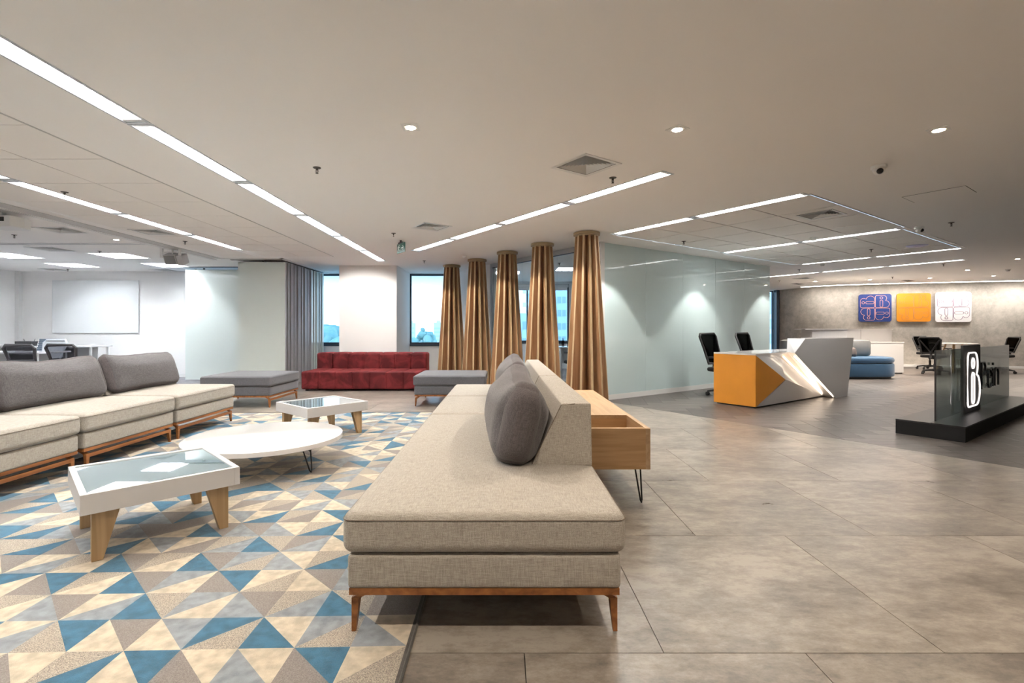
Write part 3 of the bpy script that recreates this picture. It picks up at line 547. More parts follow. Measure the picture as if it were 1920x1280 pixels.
# frosted glass wall
fw = thing('frosted_wall', 'x', 'wall', (CORNER.x, CORNER.y, 0), A35); fw.name = 'wall_frosted_glass'; del fw['category']; del fw['label']; fw['kind'] = 'structure'
part('core', MB().box(0.03, 5.374, .012, .13, -.011, H).box(5.27, 5.374, .13, 4.3, -.011, H), 'wall_white', fw); part('baseboard', MB().box(.03, 5.374, -.012, .012, 0, .085), 'baseboard_white', fw)
for i in range(5): part('glass_panel', MB().box(.03+1.0688*i+.0015, .03+1.0688*(i+1)-.0015, -.006, .010, .085, H-.004), 'frosted', fw)
# folding wall panels
def panel(x, y, w, l, n=None):
    pass
for i in range(19):
    y = 9.98+i*.116; w = .96
    r = thing('folding_panel', 'x', 'partition', (-4.43-w, y, 0)); r['group'] = 'stacked folding wall panels'
    part('core', MB().box(.004, w-.004, .004, .056, .012, H-.045), 'panel_edge' , r)
    part('glass_face', MB().box(.002, w-.002, -.002, .004, .012, H-.045), 'panel_glass', r) if i < 1 else None
    part('edge_profile', MB().box(w-.004, w+.004+.014*(i % 3), .0, .022, .01, H-.045).box(w-.004, w+.010*(i % 2), .040, .06, .01, H-.045), 'panel_edge' if i < 12 else 'panel_glass', r)
    part('hanger', MB().box(w*.5, w*.5+.03, .015, .045, H-.045, H-.012), 'slot_dark', r)
    r['label'] = 'foremost folding wall panel with pale green glass face' if i == 0 else (('metal' if i < 12 else 'bluish')+' edged folding wall panel, '+['', 'second', 'third', 'fourth', 'fifth', 'sixth', 'seventh', 'eighth', 'ninth', 'tenth', 'eleventh', 'twelfth', 'thirteenth', 'fourteenth', 'fifteenth', 'sixteenth', 'seventeenth', 'eighteenth', 'nineteenth'][i]+' from the front of the stack')
r = thing('folding_panel', 'pale green glass folding wall panel standing left of and behind the stack', 'partition', (-7.25, 11.2, 0)); part('core', MB().box(.004, 1.8, .004, .05, .012, H-.05), 'panel_edge', r); part('glass_face', MB().box(.002, 1.8, -.002, .004, .012, H-.05), 'panel_glass', r); part('hanger', MB().box(.4, .43, .01, .04, H-.05, H-.012).box(1.3, 1.33, .01, .04, H-.05, H-.012), 'slot_dark', r)
# concrete wall (curved)
CW = [(9.87, 17.75), (10.02, 17.1), (10.3, 16.55), (10.8, 16.05), (11.5, 15.68), (12.5, 15.33), (13.5, 15.04), (14.5, 14.78), (15.6, 14.5), (17.65, 14.1)]
def crv(pts, n=6):
    out = []
    for i in range(len(pts)-1):
        p = [Vector(pts[max(0, min(len(pts)-1, i+k))]) for k in (-1, 0, 1, 2)]
        for j in range(n):
            t = j/n; out.append(.5*((2*p[1])+(-p[0]+p[2])*t+(2*p[0]-5*p[1]+4*p[2]-p[3])*t*t+(-p[0]+3*p[1]-3*p[2]+p[3])*t*t*t))
    return out+[Vector(pts[-1])]
cw = crv(CW)
def band(pts, off, z0, z1):
    a = []; b = []
    for i, p in enumerate(pts):
        t = (pts[min(i+1, len(pts)-1)]-pts[max(i-1, 0)]).normalized(); nn = Vector((-t.y, t.x)); a.append(p+nn*off[0]); b.append(p+nn*off[1])
    m = MB(); n = len(pts)
    m.loft([[(a[i].x, a[i].y, z0), (b[i].x, b[i].y, z0), (b[i].x, b[i].y, z1), (a[i].x, a[i].y, z1)] for i in range(n)]); return m
wall('wall_concrete', band(cw, (0, .25), -.012, H), 'concrete'); wall('baseboard_concrete', band(cw, (-.015, .002), 0, .07), 'baseboard_white')
sl = [p for p in cw if p.x > 10.25]
o = part('cove_light', band(sl, (-.60, -.50), H-.012, H-.006), 'aluminium'); tag(o, 'long slim wall washing light line following the concrete wall', 'light'); part('lamp', band(sl, (-.585, -.515), H-.015, H-.012), 'cove', o)
wall('wall_far_back', MB().box(3.2, 9.45, 17.75, 17.95, -.012, H).box(9.45, 9.8, 17.75, 17.95, -.012, .2).box(3.0, 3.2, 14.5, 17.95, -.012, H)); window(5, 9.45, 9.80, 17.75, .2)
wall('trim_7', MB().box(9.79, 9.89, 17.55, 17.75, 0, H), 'dark_frame')

# ------------------------------------------------------------------ rug
def rug():
    data = {-1: '/CS \\TB \\GC \\TC \\CB /SB \\TC /CS /BT', 0: '\\GC /GS \\BC /BS \\CG \\CT \\SB /CG \\TB', 1: '/TT \\BS /SG \\GT /GC \\BS /CG \\GT /SC \\BC',
            2: '\\TG \\GT \\CT /CS \\TB /GC \\BT /SC \\TB /BC \\TG', 3: '/CB \\TG /SB \\GC /GS \\BT /SC \\BT /SC /CG \\CT', 4: '\\CG \\BT \\CB /TG \\BS /SG /CT \\CG /CB \\TG /SB \\TS',
            5: '/TC \\TG \\CB /SB \\GC \\GT \\BT /TC \\GT /CS \\GT /SB \\TB', 6: '\\CT /BS /TC \\CB /ST /CB \\CG /BT \\GT /GB \\BS /SC /CG \\ST', 7: '/TC \\TS /SB \\CG /CG /ST /TC \\GC /SC \\CB \\SG /BT \\TG /SB',
            8: '\\SB /TC \\CG /TS \\SB \\CG /CG /BS', 9: '/TG \\GC \\CT /SB \\GC /GS \\BS /SB', 10: '\\CT /SB \\TC \\SC /SG /CB \\GS \\SC', 11: '/SC \\TB /SB \\SG /CG /TT /TB \\GC /TC', 12: '\\GC /ST /CS /ST \\TB \\CG /CG /TS', 13: '/TC \\GC /TC /SB \\GC /SG \\BS'}
    cm = {'B': 0, 'C': 1, 'G': 2, 'T': 3, 'S': 4}; rr = random.Random(5)
    def V(k, r): return (-.3503-.20013*k+.0004*r, 1.7764-.0058*k+.1939*r)
    NR = 26; NC = 17; mb = MB(); z = .007
    for r in range(-6, NR):
        row = data.get(r, '').split()
        for k in range(NC):
            if k < len(row): d, a, b = row[k][0], cm[row[k][1]], cm[row[k][2]]
            else:
                d = '\\' if (k+r) % 2 else '/'
                if rr.random() < .2: d = '/' if d == '\\' else '\\'
                a, b = rr.choice([0, 1, 1, 2, 3, 4, 3]), rr.choice([0, 0, 1, 1, 2, 4, 3])
                if a == b: b = (b+1) % 5
            nr, nl, fr, fl = V(k, r), V(k+1, r), V(k, r+1), V(k+1, r+1)
            T = ([(nl, nr, fl), (nr, fr, fl)] if d == '\\' else [(nl, fr, fl), (nl, nr, fr)])
            for tri, c in zip(T, (a, b)): mb.add([(*p, z) for p in tri], [(0, 1, 2)], c)
    c4 = [V(-.08, -6), V(NC+.08, -6), V(NC+.08, NR+.08), V(-.08, NR+.08)]
    rg = part('area_rug', mb, RUG); tag(rg, 'patterned rug of blue, cream, grey and taupe triangles between the sofas', 'rug')
    bb = MB()
    for i in range(4): a, b = c4[i], c4[(i+1) % 4]; bb.tube([(*a, .005), (*b, .005)], .006, 6)
    part('bound_edge', bb, 'rug_border', rg, True)
    bk = MB().prism(c4, .0008, .0066); part('backing', bk, 'rug_border', rg)
rug()
# ------------------------------------------------------------------ sofas, ottomans
RZ = .0075          # rug top
def seat_unit(name, label, cat, loc, rz, dep, L, cush, back=None, cloth='linen', seamm='linen_seam', group=None, z0=0.):
    r = thing(name, label, cat, (loc[0], loc[1], z0), rz, group); hd, hl = dep/2, L/2; b = hd-.018
    part('base', soft(2*b, L-.03, .129, .016, 0, (8, 12, 3), (0, 0, .2395)), cloth, r, True)
    for x0, x1, y0, y1 in ((-b+.006, b-.006, -hl+.02, -hl+.05), (-b+.006, b-.006, hl-.05, hl-.02), (-b+.006, -b+.036, -hl+.05, hl-.05), (b-.036, b-.006, -hl+.05, hl-.05)): part('rail', MB().box(x0, x1, y0, y1, .151, .176), 'walnut', r)
    for i, (y0, y1) in enumerate(cush):
        cy = (y0+y1)/2; o = part('seat_cushion', soft(dep, y1-y0-.004, .152, .036, .012, (12, max(6, int((y1-y0)*10)), 4), (0, cy, .384), .0015, i*3), cloth, r, True)
        part('seam', MB().tube(ring_path(dep, y1-y0-.004, .036, .436, (0, cy), 5, .0007), .0016, 6, closed=True), seamm, o, True)
    if back:
        y0, y1 = back; xb = hd; pr = [(xb-.32, .462), (xb-.165, .775), (xb-.02, .775), (xb-.014, .47), (xb-.014, .462)]
        T = Matrix.Translation((0, y1, 0)) @ Matrix.Rotation(PI/2, 4, 'X'); o = part('backrest', MB().prism(pr, 0, y1-y0, 0, T), cloth, r, False, .018, 3)
        part('seam', MB().tube([(xb-.316, y0+.004, .465), (xb-.170, y0+.003, .764), (xb-.10, y0+.001, .773)], .0022, 6), seamm, o)
    xo = b-.008
    for s in (-1, 1):
        part('side_beam', MB().box(min(s*xo, s*(xo-.022)), max(s*xo, s*(xo-.022)), -hl+.075, hl-.075, .098, .127), 'walnut', r)
        for q in (-1, 1):
            y = q*(hl-.045); w = .028
            ring = lambda z, a, c_, t: [(s*a, y-q*t, z), (s*c_, y-q*t, z), (s*c_, y, z), (s*a, y, z)]
            m = MB().loft([ring(0, xo, xo-.016, .018), ring(.10, xo, xo-.026, .034), ring(.128, xo, xo-.026, .036)])
            ring2 = lambda z, a, c_: [(s*a, y-q*.031, z), (s*c_, y-q*.031, z), (s*c_, y-q*.002, z), (s*a, y-q*.002, z)]
            m.loft([ring2(.110, xo-.003, xo-.024), ring2(.127, xo-.001, xo-.034), ring2(.152, xo-.05, xo-.082)])
            part('leg', m, 'walnut', r)
    return r
sA = seat_unit('sofa', 'long beige sofa unit in the foreground with open seat end and one backrest', 'sofa', (-.07, 2.90), 0, 1.06, 2.17, [(-1.085, 1.085)], (-.45, 1.06), z0=RZ, group='beige modular sofas')
sB = seat_unit('sofa', 'beige sofa unit behind the foreground one, with two seat cushions', 'sofa', (-.07, 5.075), 0, 1.06, 2.17, [(-1.085, -.015), (-.010, 1.085)], (-1.10, .97), z0=RZ, group='beige modular sofas')
for y, l in ((5.64, 'beige left sofa unit farthest from the camera, grey pillow against its back'), (4.51, 'middle beige left sofa unit, cushion and walnut base fully in view'), (3.38, 'nearest beige left sofa unit, cut off by the left frame edge')):
    seat_unit('sofa', l, 'sofa', (-3.90, y), PI, 1.06, 1.11, [(-.555, .555)], (-.55, .55), z0=RZ, group='beige modular sofas')
seat_unit('ottoman', 'left dark grey square ottoman before the frosted glass panels', 'ottoman', (-3.945, 7.74), 0, 1.05, 1.06, [(-.53, .53)], None, 'ottoman_cloth', 'black_plastic', 'grey ottomans')
seat_unit('ottoman', 'right dark grey ottoman beside the wooden columns', 'ottoman', (-.805, 7.87), 0, 1.09, 1.06, [(-.53, .53)], None, 'ottoman_cloth', 'black_plastic', 'grey ottomans')
def pillow(label, loc, rot, L, h=.47, t=.15, pf=.065, seed=0, grp='grey back pillows'):
    m = soft(t, L, h, .09 if t > .2 else .07, 0, (5, 22, 12), (0, 0, h/2), .006, seed, pf, True)
    # corners drawn in, middle sagging
    m.v = [((x*(1-.45*max(0, (z/h-.62))/.38) if z > .62*h else x*(1-.12*(1-z/h))), y*(1-.04*(1-abs(2*z/h-1))), z-.022*(1-(2*y/L)**2)*(z/h)+.012*math.sin(y*9+seed)*(z/h)*abs(2*y/L)) for x, y, z in m.v]
    o = part('pillow', m, ['grey_cloth', 'gusset_cloth'], smooth=True, loc=loc, rot=rot); tag(o, label, 'pillow', grp)
    return o
ZS = RZ+.475
pillow('dark grey pillow leaning on the backrest of the foreground sofa', (.035, 3.13, ZS-.002), (0, R(13), 0), 1.50, .41, .25, .08, 1)
pillow('dark grey pillow on the second sofa, just behind the foreground pillow', (.05, 4.90, ZS-.002), (0, R(13), 0), 1.50, .42, .22, .07, 4)
pillow('dark grey pillow with square corner on the farthest left sofa unit', (-4.11, 5.68, ZS-.002), (0, R(-17), R(2)), 1.11, .425, .15, .06, 7)
pillow('dark grey pillow on the middle left sofa unit', (-4.10, 4.52, ZS-.002), (0, R(-17), R(1)), 1.10, .425, .15, .06, 11)
pillow('dark grey pillow just showing at the left frame edge', (-4.10, 3.38, ZS-.002), (0, R(-17), 0), 1.08, .425, .15, .06, 13)
# ------------------------------------------------------------------ wooden console with planter openings
cs = thing('console', 'oak console with open bin behind the beige sofa, on hairpin legs', 'console', (0, 0, 0))
x0, x1, y0, y1, za, zb = .475, .962, 3.20, 5.24, .239, .507; t = .03
part('side_panel', MB().box(x0, x0+t, y0+t, y1-t, za+.018, zb), 'oak', cs, bevel=.001); part('side_panel', MB().box(x1-t, x1, y0, y1, za, zb), 'oak', cs, bevel=.001)
part('end_panel', MB().box(x0, x1-t, y0, y0+t, za, zb-.0), 'oak_x', cs, bevel=.001); part('end_panel', MB().box(x0, x1-t, y1-t, y1, za, zb), 'oak_x', cs)
part('bottom_panel', MB().box(x0, x1-t, y0+t, y1-t, za, za+.018), 'oak', cs); part('top_panel', MB().box(x0+t, x1-t, 3.70, y1-t, zb-.025, zb), 'oak', cs); part('divider', MB().box(x0+t, x1-t, 3.70, 3.72, za+.018, zb-.025), 'oak_x', cs)
def hairpin(parent, x, y, top, out, r=.0055, T=None, zf=0.):
    # bent steel rod: two rods meeting in a rounded foot
    ox, oy = out; m = MB(); px, py = -oy, ox
    pts = []
    for s in (1, -1):
        q = [(x+px*s*.045, y+py*s*.045, top), (x+ox*.05+px*s*.012, y+oy*.05+py*s*.012, zf+.02)]; pts += q if s == 1 else [(x+ox*.055+px*.0, y+oy*.055, zf+r)]+q[::-1]
    m.tube(pts, r, 8, 0, T); m.box(x-.055, x+.055, y-.055, y+.055, top-.003, top, 0, T); return part('hairpin_leg', m, 'black_steel', parent, True)
for x, y, o_ in ((x1-.06, y0+.09, (.35, -.5)), (x1-.06, y1-.09, (.35, .5)), (x0+.07, y0+.09, (.1, -.5)), (x0+.07, y1-.09, (.1, .5))): hairpin(cs, x, y, za, o_)
# ------------------------------------------------------------------ coffee tables
def square_table(label, loc, rz):
    r = thing('coffee_table', label, 'table', (*loc, RZ), rz, 'square white coffee tables'); a = .352; zt, zb2 = .350, .250; t = .028
    for q in range(4):
        T = Matrix.Rotation(PI/2*q, 4, 'Z'); part('apron', MB().box(-a, a-t, -a, -a+t, zb2, zt, 0, T), 'white_apron', r, bevel=.0015)
    part('glass_top', MB().box(-a+t, a-t, -a+t, a-t, zt-.014, zt-.006), 'table_glass', r, label='reflective dark glass top'); part('under_panel', MB().box(-a+t, a-t, -a+t, a-t, zt-.03, zt-.014), 'white_apron', r)
    for sx in (-1, 1):
        for sy in (-1, 1):
            e = .305; ring = lambda z, w: [(sx*e, sy*e, z), (sx*(e-w), sy*e, z), (sx*(e-w), sy*(e-.045), z), (sx*e, sy*(e-.045), z)]
            part('leg', MB().loft([ring(0, .045), ring(zb2, .115)]).box(sx*.10-.10, sx*.10+.10, -.02, .02, zb2-.0, zb2+.06) if False else MB().loft([ring(0, .045), ring(zb2, .115)]), 'oak_leg', r, bevel=.002)
    for q in range(2): part('cross_brace', MB().box(-.305, .305, -.02, .02, zb2-.0, zb2+.06, 0, Matrix.Rotation(PI/4+PI/2*q, 4, 'Z')), 'oak_leg', r)
    return r
square_table('nearest coffee table, square white tray top with dark glass', (-2.02, 2.84), R(45)); square_table('far square coffee table with striped reflections in its glass', (-2.0, 5.43), R(49))
rt = thing('round_table', 'low white round coffee table on black hairpin legs', 'table', (-1.99, 4.12, RZ)); part('top', MB().lathe([(.60, .215), (.612, .22), (.612, .254), (.607, .258), (.001, .258)][::1], 96), 'white_gloss', rt, True)
for a in (-23, 67, 157, 247): c, s = math.cos(R(a)), math.sin(R(a)); hairpin(rt, c*.44, s*.44, .215, (c, s))
# ------------------------------------------------------------------ red velvet sofa
rs = thing('velvet_sofa', 'dark red velvet channelled sofa against the white pier', 'sofa', (-2.665, 9.2, 0)); w7 = 2.23/7
for i in range(7):
    x = -2.23/2+w7*(i+.5)
    part('seat_section', soft(w7+.006, .82, .33, .03, .006, (5, 10, 6), (x, .41, .20), .006, i), 'red_velvet', rs, True)
    part('back_section', soft(w7+.004, .40, .45, .04, .008, (5, 6, 8), (x, .95, .455), .006, i+20), 'red_velvet', rs, True)
part('base', MB().box(-1.06, 1.06, .06, 1.1, .03, .24), 'red_velvet', rs)
for sx in (-1, 1):
    for y in (.06, 1.08): part('foot', MB().box(sx*1.03-.025, sx*1.03+.025, y-.02, y+.03, 0, .04), 'black_plastic', rs)
# ------------------------------------------------------------------ slatted columns
def column(ph):
    r = thing('slatted_column', 'x', 'column'); N = 12
    part('cap', MB().lathe([(.165, H-.062), (.165, H-.045), (.192, H-.043), (.192, H-.008), (.17, H-.001), (.001, H-.001)], 48), 'cap_wood', r, True)
    part('cap_underside', MB().lathe([(.001, H-.064), (.166, H-.064), (.166, H-.06)], 32), 'cap_wood', r)
    part('foot_ring', MB().lathe([(.32, 0), (.32, .025), (.10, .025), (.10, 0)], 48), 'oak_x', r)
    part('light_tube', MB().lathe([(.007, .1), (.007, 2.35)], 8), 'column_tube', r, True, label='slim upright light tube in the hollow middle'); part('tube_post', MB().lathe([(.012, .025), (.012, .1)], 8), 'aluminium', r, True)
    for i in range(N):
        T = Matrix.Rotation(2*PI*(i+.5)/N+ph, 4, 'Z'); h = .016; a, b, c, d = .045, .165, .06, .325; z1 = H-.062
        o = part('slat', MB().add([(c, -h, .025), (d, -h, .025), (d, h, .025), (c, h, .025), (a, -h, z1), (b, -h, z1), (b, h, z1), (a, h, z1)], [(0, 3, 2, 1), (4, 5, 6, 7), (0, 1, 5, 4), (2, 3, 7, 6), (3, 0, 4, 7), (1, 2, 6, 5)], 0, T), 'slat_wood', r)
        part('edge_band', MB().add([(d, -h, .025), (d+.004, -h, .025), (d+.004, h, .025), (d, h, .025), (b, -h, z1), (b+.004, -h, z1), (b+.004, h, z1), (b, h, z1)], [(0, 3, 2, 1), (4, 5, 6, 7), (0, 1, 5, 4), (2, 3, 7, 6), (3, 0, 4, 7), (1, 2, 6, 5)], 0, T), 'slat_edge', o, label='pale wood edge band')
    return r
cl = ['nearest and tallest slatted wooden column, beside the frosted glass wall', 'second slatted wooden column from the frosted glass wall', 'middle slatted wooden column of the five', 'slatted wooden column between the middle one and the window', 'farthest slatted wooden column, overlapping the back window']
cp = None
for (x, y), l in zip(COLS, cl):
    ph = math.atan2(-y, -x)
    if cp is None: cp = q = column(0); q.location = (x, y, 0)
    else: q = dup(cp, (x, y, 0))
    q.rotation_euler.z = ph; q['label'] = l; q['group'] = 'slatted wooden columns'

# ------------------------------------------------------------------ reception desk
dk = thing('reception_desk', 'white faceted reception desk with orange end and glowing slanted gap', 'desk', (3.694, 7.17, 0), A35)
def xz(poly, y0, y1, m=None):           # polygon drawn in x,z and given depth along y
    mb = m or MB(); T = Matrix.Rotation(PI/2, 4, 'X'); mb.prism(poly, -y1, -y0, 0, T); return mb
part('orange_end', MB().box(-.004, .018, 0, .66, .02, .775), 'orange', dk, label='orange end panel'); part('plinth', MB().box(.02, 2.5, .04, .62, 0, .02), 'dark_frame', dk)
part('body', xz([(.018, .02), (2.15, .02), (.78, .66), (.74, .775), (.018, .775)], .06, .64), 'white_lam', dk)
A = (.775, -.05, .385); g0, g1, g2, g3 = (0, 0, .775), (0, 0, .02), (2.22, 0, .02), (.73, 0, .72); gt = (.80, 0, .775)
def facet(name, pts, m, label=None):
    n = len(pts); vs = list(pts)+[(p[0], .06, p[2]) for p in pts]; return part(name, MB().add(vs, [tuple(range(n))[::-1], tuple(range(n, 2*n))]+[(i, (i+1) % n, n+(i+1) % n, n+i) for i in range(n)]), m, dk, label=label)
facet('orange_facet', [g1, A, g0], 'orange', 'orange triangular facet'); facet('lower_facet', [(0.01, 0, .02), g2, A], 'white_lam')
m = MB().add([g0, A, g3, gt, (g0[0], .06, g0[2]), (A[0], .06, A[2]), (g3[0], .06, g3[2]), (gt[0], .06, gt[2])], [(0, 1, 2), (0, 2, 3), (4, 6, 5), (4, 7, 6), (0, 3, 7, 4)]); part('upper_facet', m, 'white_lam', dk)
m = MB().add([A, g2, g3, (g2[0], .06, g2[2]), (g3[0], .06, g3[2])], [(0, 1, 2), (1, 3, 4, 2)]); part('side_facet', m, 'white_lam', dk)
part('trim_strip', MB().tube([(0.012, -.002, .022), (A[0], A[1]-.003, A[2]-.006)], .006, 4), 'chrome', dk)
part('counter_top', MB().box(-.006, 2.3, -.004, .66, .775, .80), 'white_gloss', dk, bevel=.002)
part('recess_back', xz([(.80, .80), (1.1, .80), (2.55, 0.005), (2.1, 0.005)], .03, .12), 'beige_recess', dk)
blk = [(.75, .795), (1.09, 1.01), (2.93, 1.01), (2.66, 0), (2.19, 0)]
mb = MB(); fr = [(p[0], -.20, p[1]) for p in blk]; bkp = [(1.01, .04, .80), (1.27, .14, 1.01), (2.93, .16, 1.01), (2.66, .16, 0), (2.30, .16, 0)]
mb.add(fr+bkp, [(0, 1, 2, 3, 4), (9, 8, 7, 6, 5), (0, 5, 6, 1), (1, 6, 7, 2), (2, 7, 8, 3), (3, 8, 9, 4), (4, 9, 5, 0)]); part('transaction_block', mb, 'white_lam', dk, label='tall angular white front block')
part('led_strip', MB().tube([(.80, -.17, .745), (2.20, -.17, .012)], .010, 6), 'led', dk, label='warm light strip'); part('led_strip', MB().tube([(.83, .005, .73), (2.16, .005, .05)], .012, 6), 'led', dk, label='warm light strip')
part('return_panel', MB().box(2.3, 2.6, .16, .66, 0, .80), 'white_lam', dk); part('back_panel', MB().box(1.35, 2.7, .16, .19, .8, 1.01), 'white_lam', dk)
# ------------------------------------------------------------------ office chairs
def office_chair(kind, top=1.08, mm='black_plastic', cloth='mesh_black'):
    r = thing('office_chair', 'x', 'chair')
    st = MB()
    for i in range(5):
        a = 2*PI*i/5+.3; c, s = math.cos(a), math.sin(a); st.tube([(c*.03, s*.03, .105), (c*.16, s*.16, .10), (c*.29, s*.29, .075)], lambda t: .026-.010*t, 6)
    part('star_base', st.lathe([(.045, .07), (.05, .12), (.03, .14)], 12), mm, r, True)
    for i in range(5):
        a = 2*PI*i/5+.3; T = Matrix.Translation((math.cos(a)*.29, math.sin(a)*.29, .033)) @ Matrix.Rotation(a*2, 4, 'Z') @ Matrix.Rotation(PI/2, 4, 'X')
        part('caster', MB().lathe([(.02, -.026), (.032, -.022), (.032, -.004), (.012, -.003), (.012, .003), (.032, .004), (.032, .022), (.02, .026)], 12, 0, T).tube([(math.cos(a)*.29, math.sin(a)*.29, .04), (math.cos(a)*.29, math.sin(a)*.29, .085)], .008, 6), mm, r, True)
    part('gas_column', MB().lathe([(.028, .12), (.028, .26), (.018, .26), (.018, .40)], 12).box(-.09, .09, -.12, .10, .39, .425), mm, r)
    part('seat', soft(.49, .47, .07, .03, .012, (6, 6, 3), (0, .03, .465)), 'seat_black' if kind != 'ribbed' else cloth, r, True)
    w0, w1 = .19, .235; zb, zt = .56, top; dy = lambda z: -.20-.16*(z-zb)/(.5)
    pts = []
    for x, z in ((-w0, zb), (-w0-.02, (zb+zt)/2), (-w1, zt-.05), (-w1+.04, zt), (w1-.04, zt), (w1, zt-.05), (w0+.02, (zb+zt)/2), (w0, zb)): pts.append((x, dy(z), z))
    if kind != 'ribbed':
        part('back_frame', MB().tube(pts, .016 if kind == 'v' else .022, 8, closed=True, rz=1.2), mm, r, True)
        fr = [(p[0], p[1]+.004, p[2]) for p in pts]; bk = [(p[0], p[1]-.004, p[2]) for p in pts]; n = len(fr)
        part('back_mesh', MB().add(fr+bk, [tuple(range(n)), tuple(range(n, 2*n))[::-1]]+[(i, n+i, n+(i+1) % n, (i+1) % n) for i in range(n)]), cloth, r)
    if kind == 'v':
        part('back_brace', MB().tube([(0, dy(.5)-.03, .46), (-.02, dy(.6)-.03, .60), (-w1+.03, dy(zt-.06)-.015, zt-.06)], .018, 6).tube([(0, dy(.5)-.03, .46), (.02, dy(.6)-.03, .60), (w1-.03, dy(zt-.06)-.015, zt-.06)], .018, 6).tube([(0, -.08, .41), (0, -.25, .43), (0, dy(.56)-.02, .56)], .022, 6), mm, r, True)
    elif kind == 'low':
        part('lumbar_bar', MB().box(-w0-.02, w0+.02, dy(.62)-.05, dy(.62)-.015, .575, .635), mm, r, bevel=.01); part('back_support', MB().tube([(0, -.08, .41), (0, -.28, .43), (0, dy(.6)-.04, .60)], .035, 6), mm, r, True)
    else:
        for i in range(9): z = zb+(zt-zb)*(i+.5)/9; part('rib', MB().box(-.21, .21, dy(z)-.012, dy(z)+.012, z-.021, z+.021), cloth, r, bevel=.006)
        for s in (-1, 1): part('side_tube', MB().tube([(s*.22, .25, .46), (s*.22, -.16, .45), (s*.22, dy(zb)+.0, zb), (s*.22, dy(zt), zt)], .011, 8), 'chrome', r, True)
    if kind != 'low':
        for s in (-1, 1): part('armrest', MB().tube([(s*.24, -.02, .44), (s*.275, -.02, .50), (s*.275, -.02, .66)], .014, 8).box(s*.275-.035, s*.275+.035, -.14, .12, .66, .685) if kind == 'v' else MB().tube([(s*.22, -.2, .60), (s*.235, -.05, .64), (s*.235, .15, .63), (s*.225, .2, .46)], .012, 8), mm if kind == 'v' else 'chrome', r, True)
    return r
mat('seat_black', (.018, .018, .02), .8, bump=.3); glass('mesh_black', (.12, .12, .12), .05); glass('mesh_grey', (.50, .50, .52), .1); mat('rib_blue', (.10, .13, .17), .5); mat('pale_shell', (.5, .52, .55), .5)
c1 = office_chair('v'); c1.location = (3.86, 8.50, 0); c1.rotation_euler.z = R(212); c1['label'] = 'left black mesh office chair behind the orange end of the desk'; c1['group'] = 'reception desk chairs'
dup(c1, (4.86, 9.26, 0), R(214), 'right black mesh office chair behind the reception desk')
c2 = office_chair('v', .95); c2.location = (11.22, 12.75, 0); c2.rotation_euler.z = R(-60); c2['label'] = 'black office chair left of the small round meeting table, seen from behind'; c2['group'] = 'chairs round the small meeting table'
dup(c2, (12.40, 14.25, 0), R(185), 'black office chair behind the small round meeting table'); dup(c2, (13.15, 13.0, 0), R(75), 'black office chair right of the small table, behind the sign glass')
c3 = office_chair('v', .98); c3.location = (1.62, 10.35, 0); c3.rotation_euler.z = R(20); c3['label'] = 'black office chair at the desk inside the glass meeting room'
c4 = office_chair('low', .885, 'grey_plastic', 'mesh_grey'); c4.location = (-7.74, 8.83, 0); c4.rotation_euler.z = R(8); c4['label'] = 'grey framed low back chair at the white table end, right one'; c4['group'] = 'grey low back chairs'
dup(c4, (-8.27, 8.63, 0), R(8), 'grey framed low back chair, left one behind the sofa pillow')
c5 = office_chair('low', .93, 'pale_shell', 'pale_shell'); c5.location = (-9.35, 9.95, 0); c5.rotation_euler.z = R(180); c5['label'] = 'pale grey chair across the white table, behind the left chair'
c6 = office_chair('ribbed', .95, 'chrome', 'rib_blue'); c6.location = (-9.98, 10.55, 0); c6.rotation_euler.z = R(188); c6['label'] = 'ribbed dark chair with chrome frame at the far white table'
def slab_table(label, loc, sx, sy, z, grp=None, rz=0.):
    r = thing('table', label, 'table', (*loc, 0), rz, grp); part('table_top', MB().box(-sx/2, sx/2, -sy/2, sy/2, z-.03, z), 'white_lam', r, bevel=.003)
    for s in (-1, 1):
        for q in (-1, 1): part('leg', MB().box(s*(sx/2-.06)-.02, s*(sx/2-.06)+.02, q*(sy/2-.06)-.02, q*(sy/2-.06)+.02, 0, z-.03), 'white_metal', r)
    part('modesty_panel', MB().box(-sx/2+.1, sx/2-.1, -.01, .01, .35, z-.03), 'diffuser_grey', r); return r
slab_table('nearer white meeting table behind the left sofa', (-9.75, 9.25), 2.6, .7, .74, 'white meeting tables'); slab_table('farther white meeting table before the whiteboard wall', (-10.4, 11.2), 2.5, .6, .79, 'white meeting tables')
o = thing('router', 'small black device with two stub antennas on the far white table', 'device', (-10.75, 11.1, .79)); part('case', MB().box(-.22, .16, -.08, .08, 0, .10), 'black_plastic', o, bevel=.008); part('antenna', MB().tube([(-.12, .05, .1), (-.14, .05, .15)], .006, 6), 'black_plastic', o); part('antenna', MB().tube([(.10, .05, .1), (.12, .05, .15)], .006, 6), 'black_plastic', o)
slab_table('white desk inside the glass meeting room, small items on it', (2.15, 11.75), 1.7, .8, .75, None, 0)
o = thing('water_bottle', 'clear purple capped bottle on the meeting room desk', 'bottle', (1.42, 11.6, .75)); part('body', MB().lathe([(.001, 0), (.032, 0), (.034, .12), (.014, .16), (.014, .18)], 14), 'mesh_grey', o, True); part('cap', MB().lathe([(.016, .18), (.016, .2), (.001, .2)], 12), 'lilac', o, True)
o = thing('pen_holder', 'dark pen holder beside the bottle on the meeting room desk', 'holder', (1.56, 11.62, .75)); part('cup', MB().lathe([(.001, .004), (.035, .004), (.035, 0), (.04, 0), (.04, .1), (.036, .1), (.035, .01)], 14), 'black_plastic', o, True)
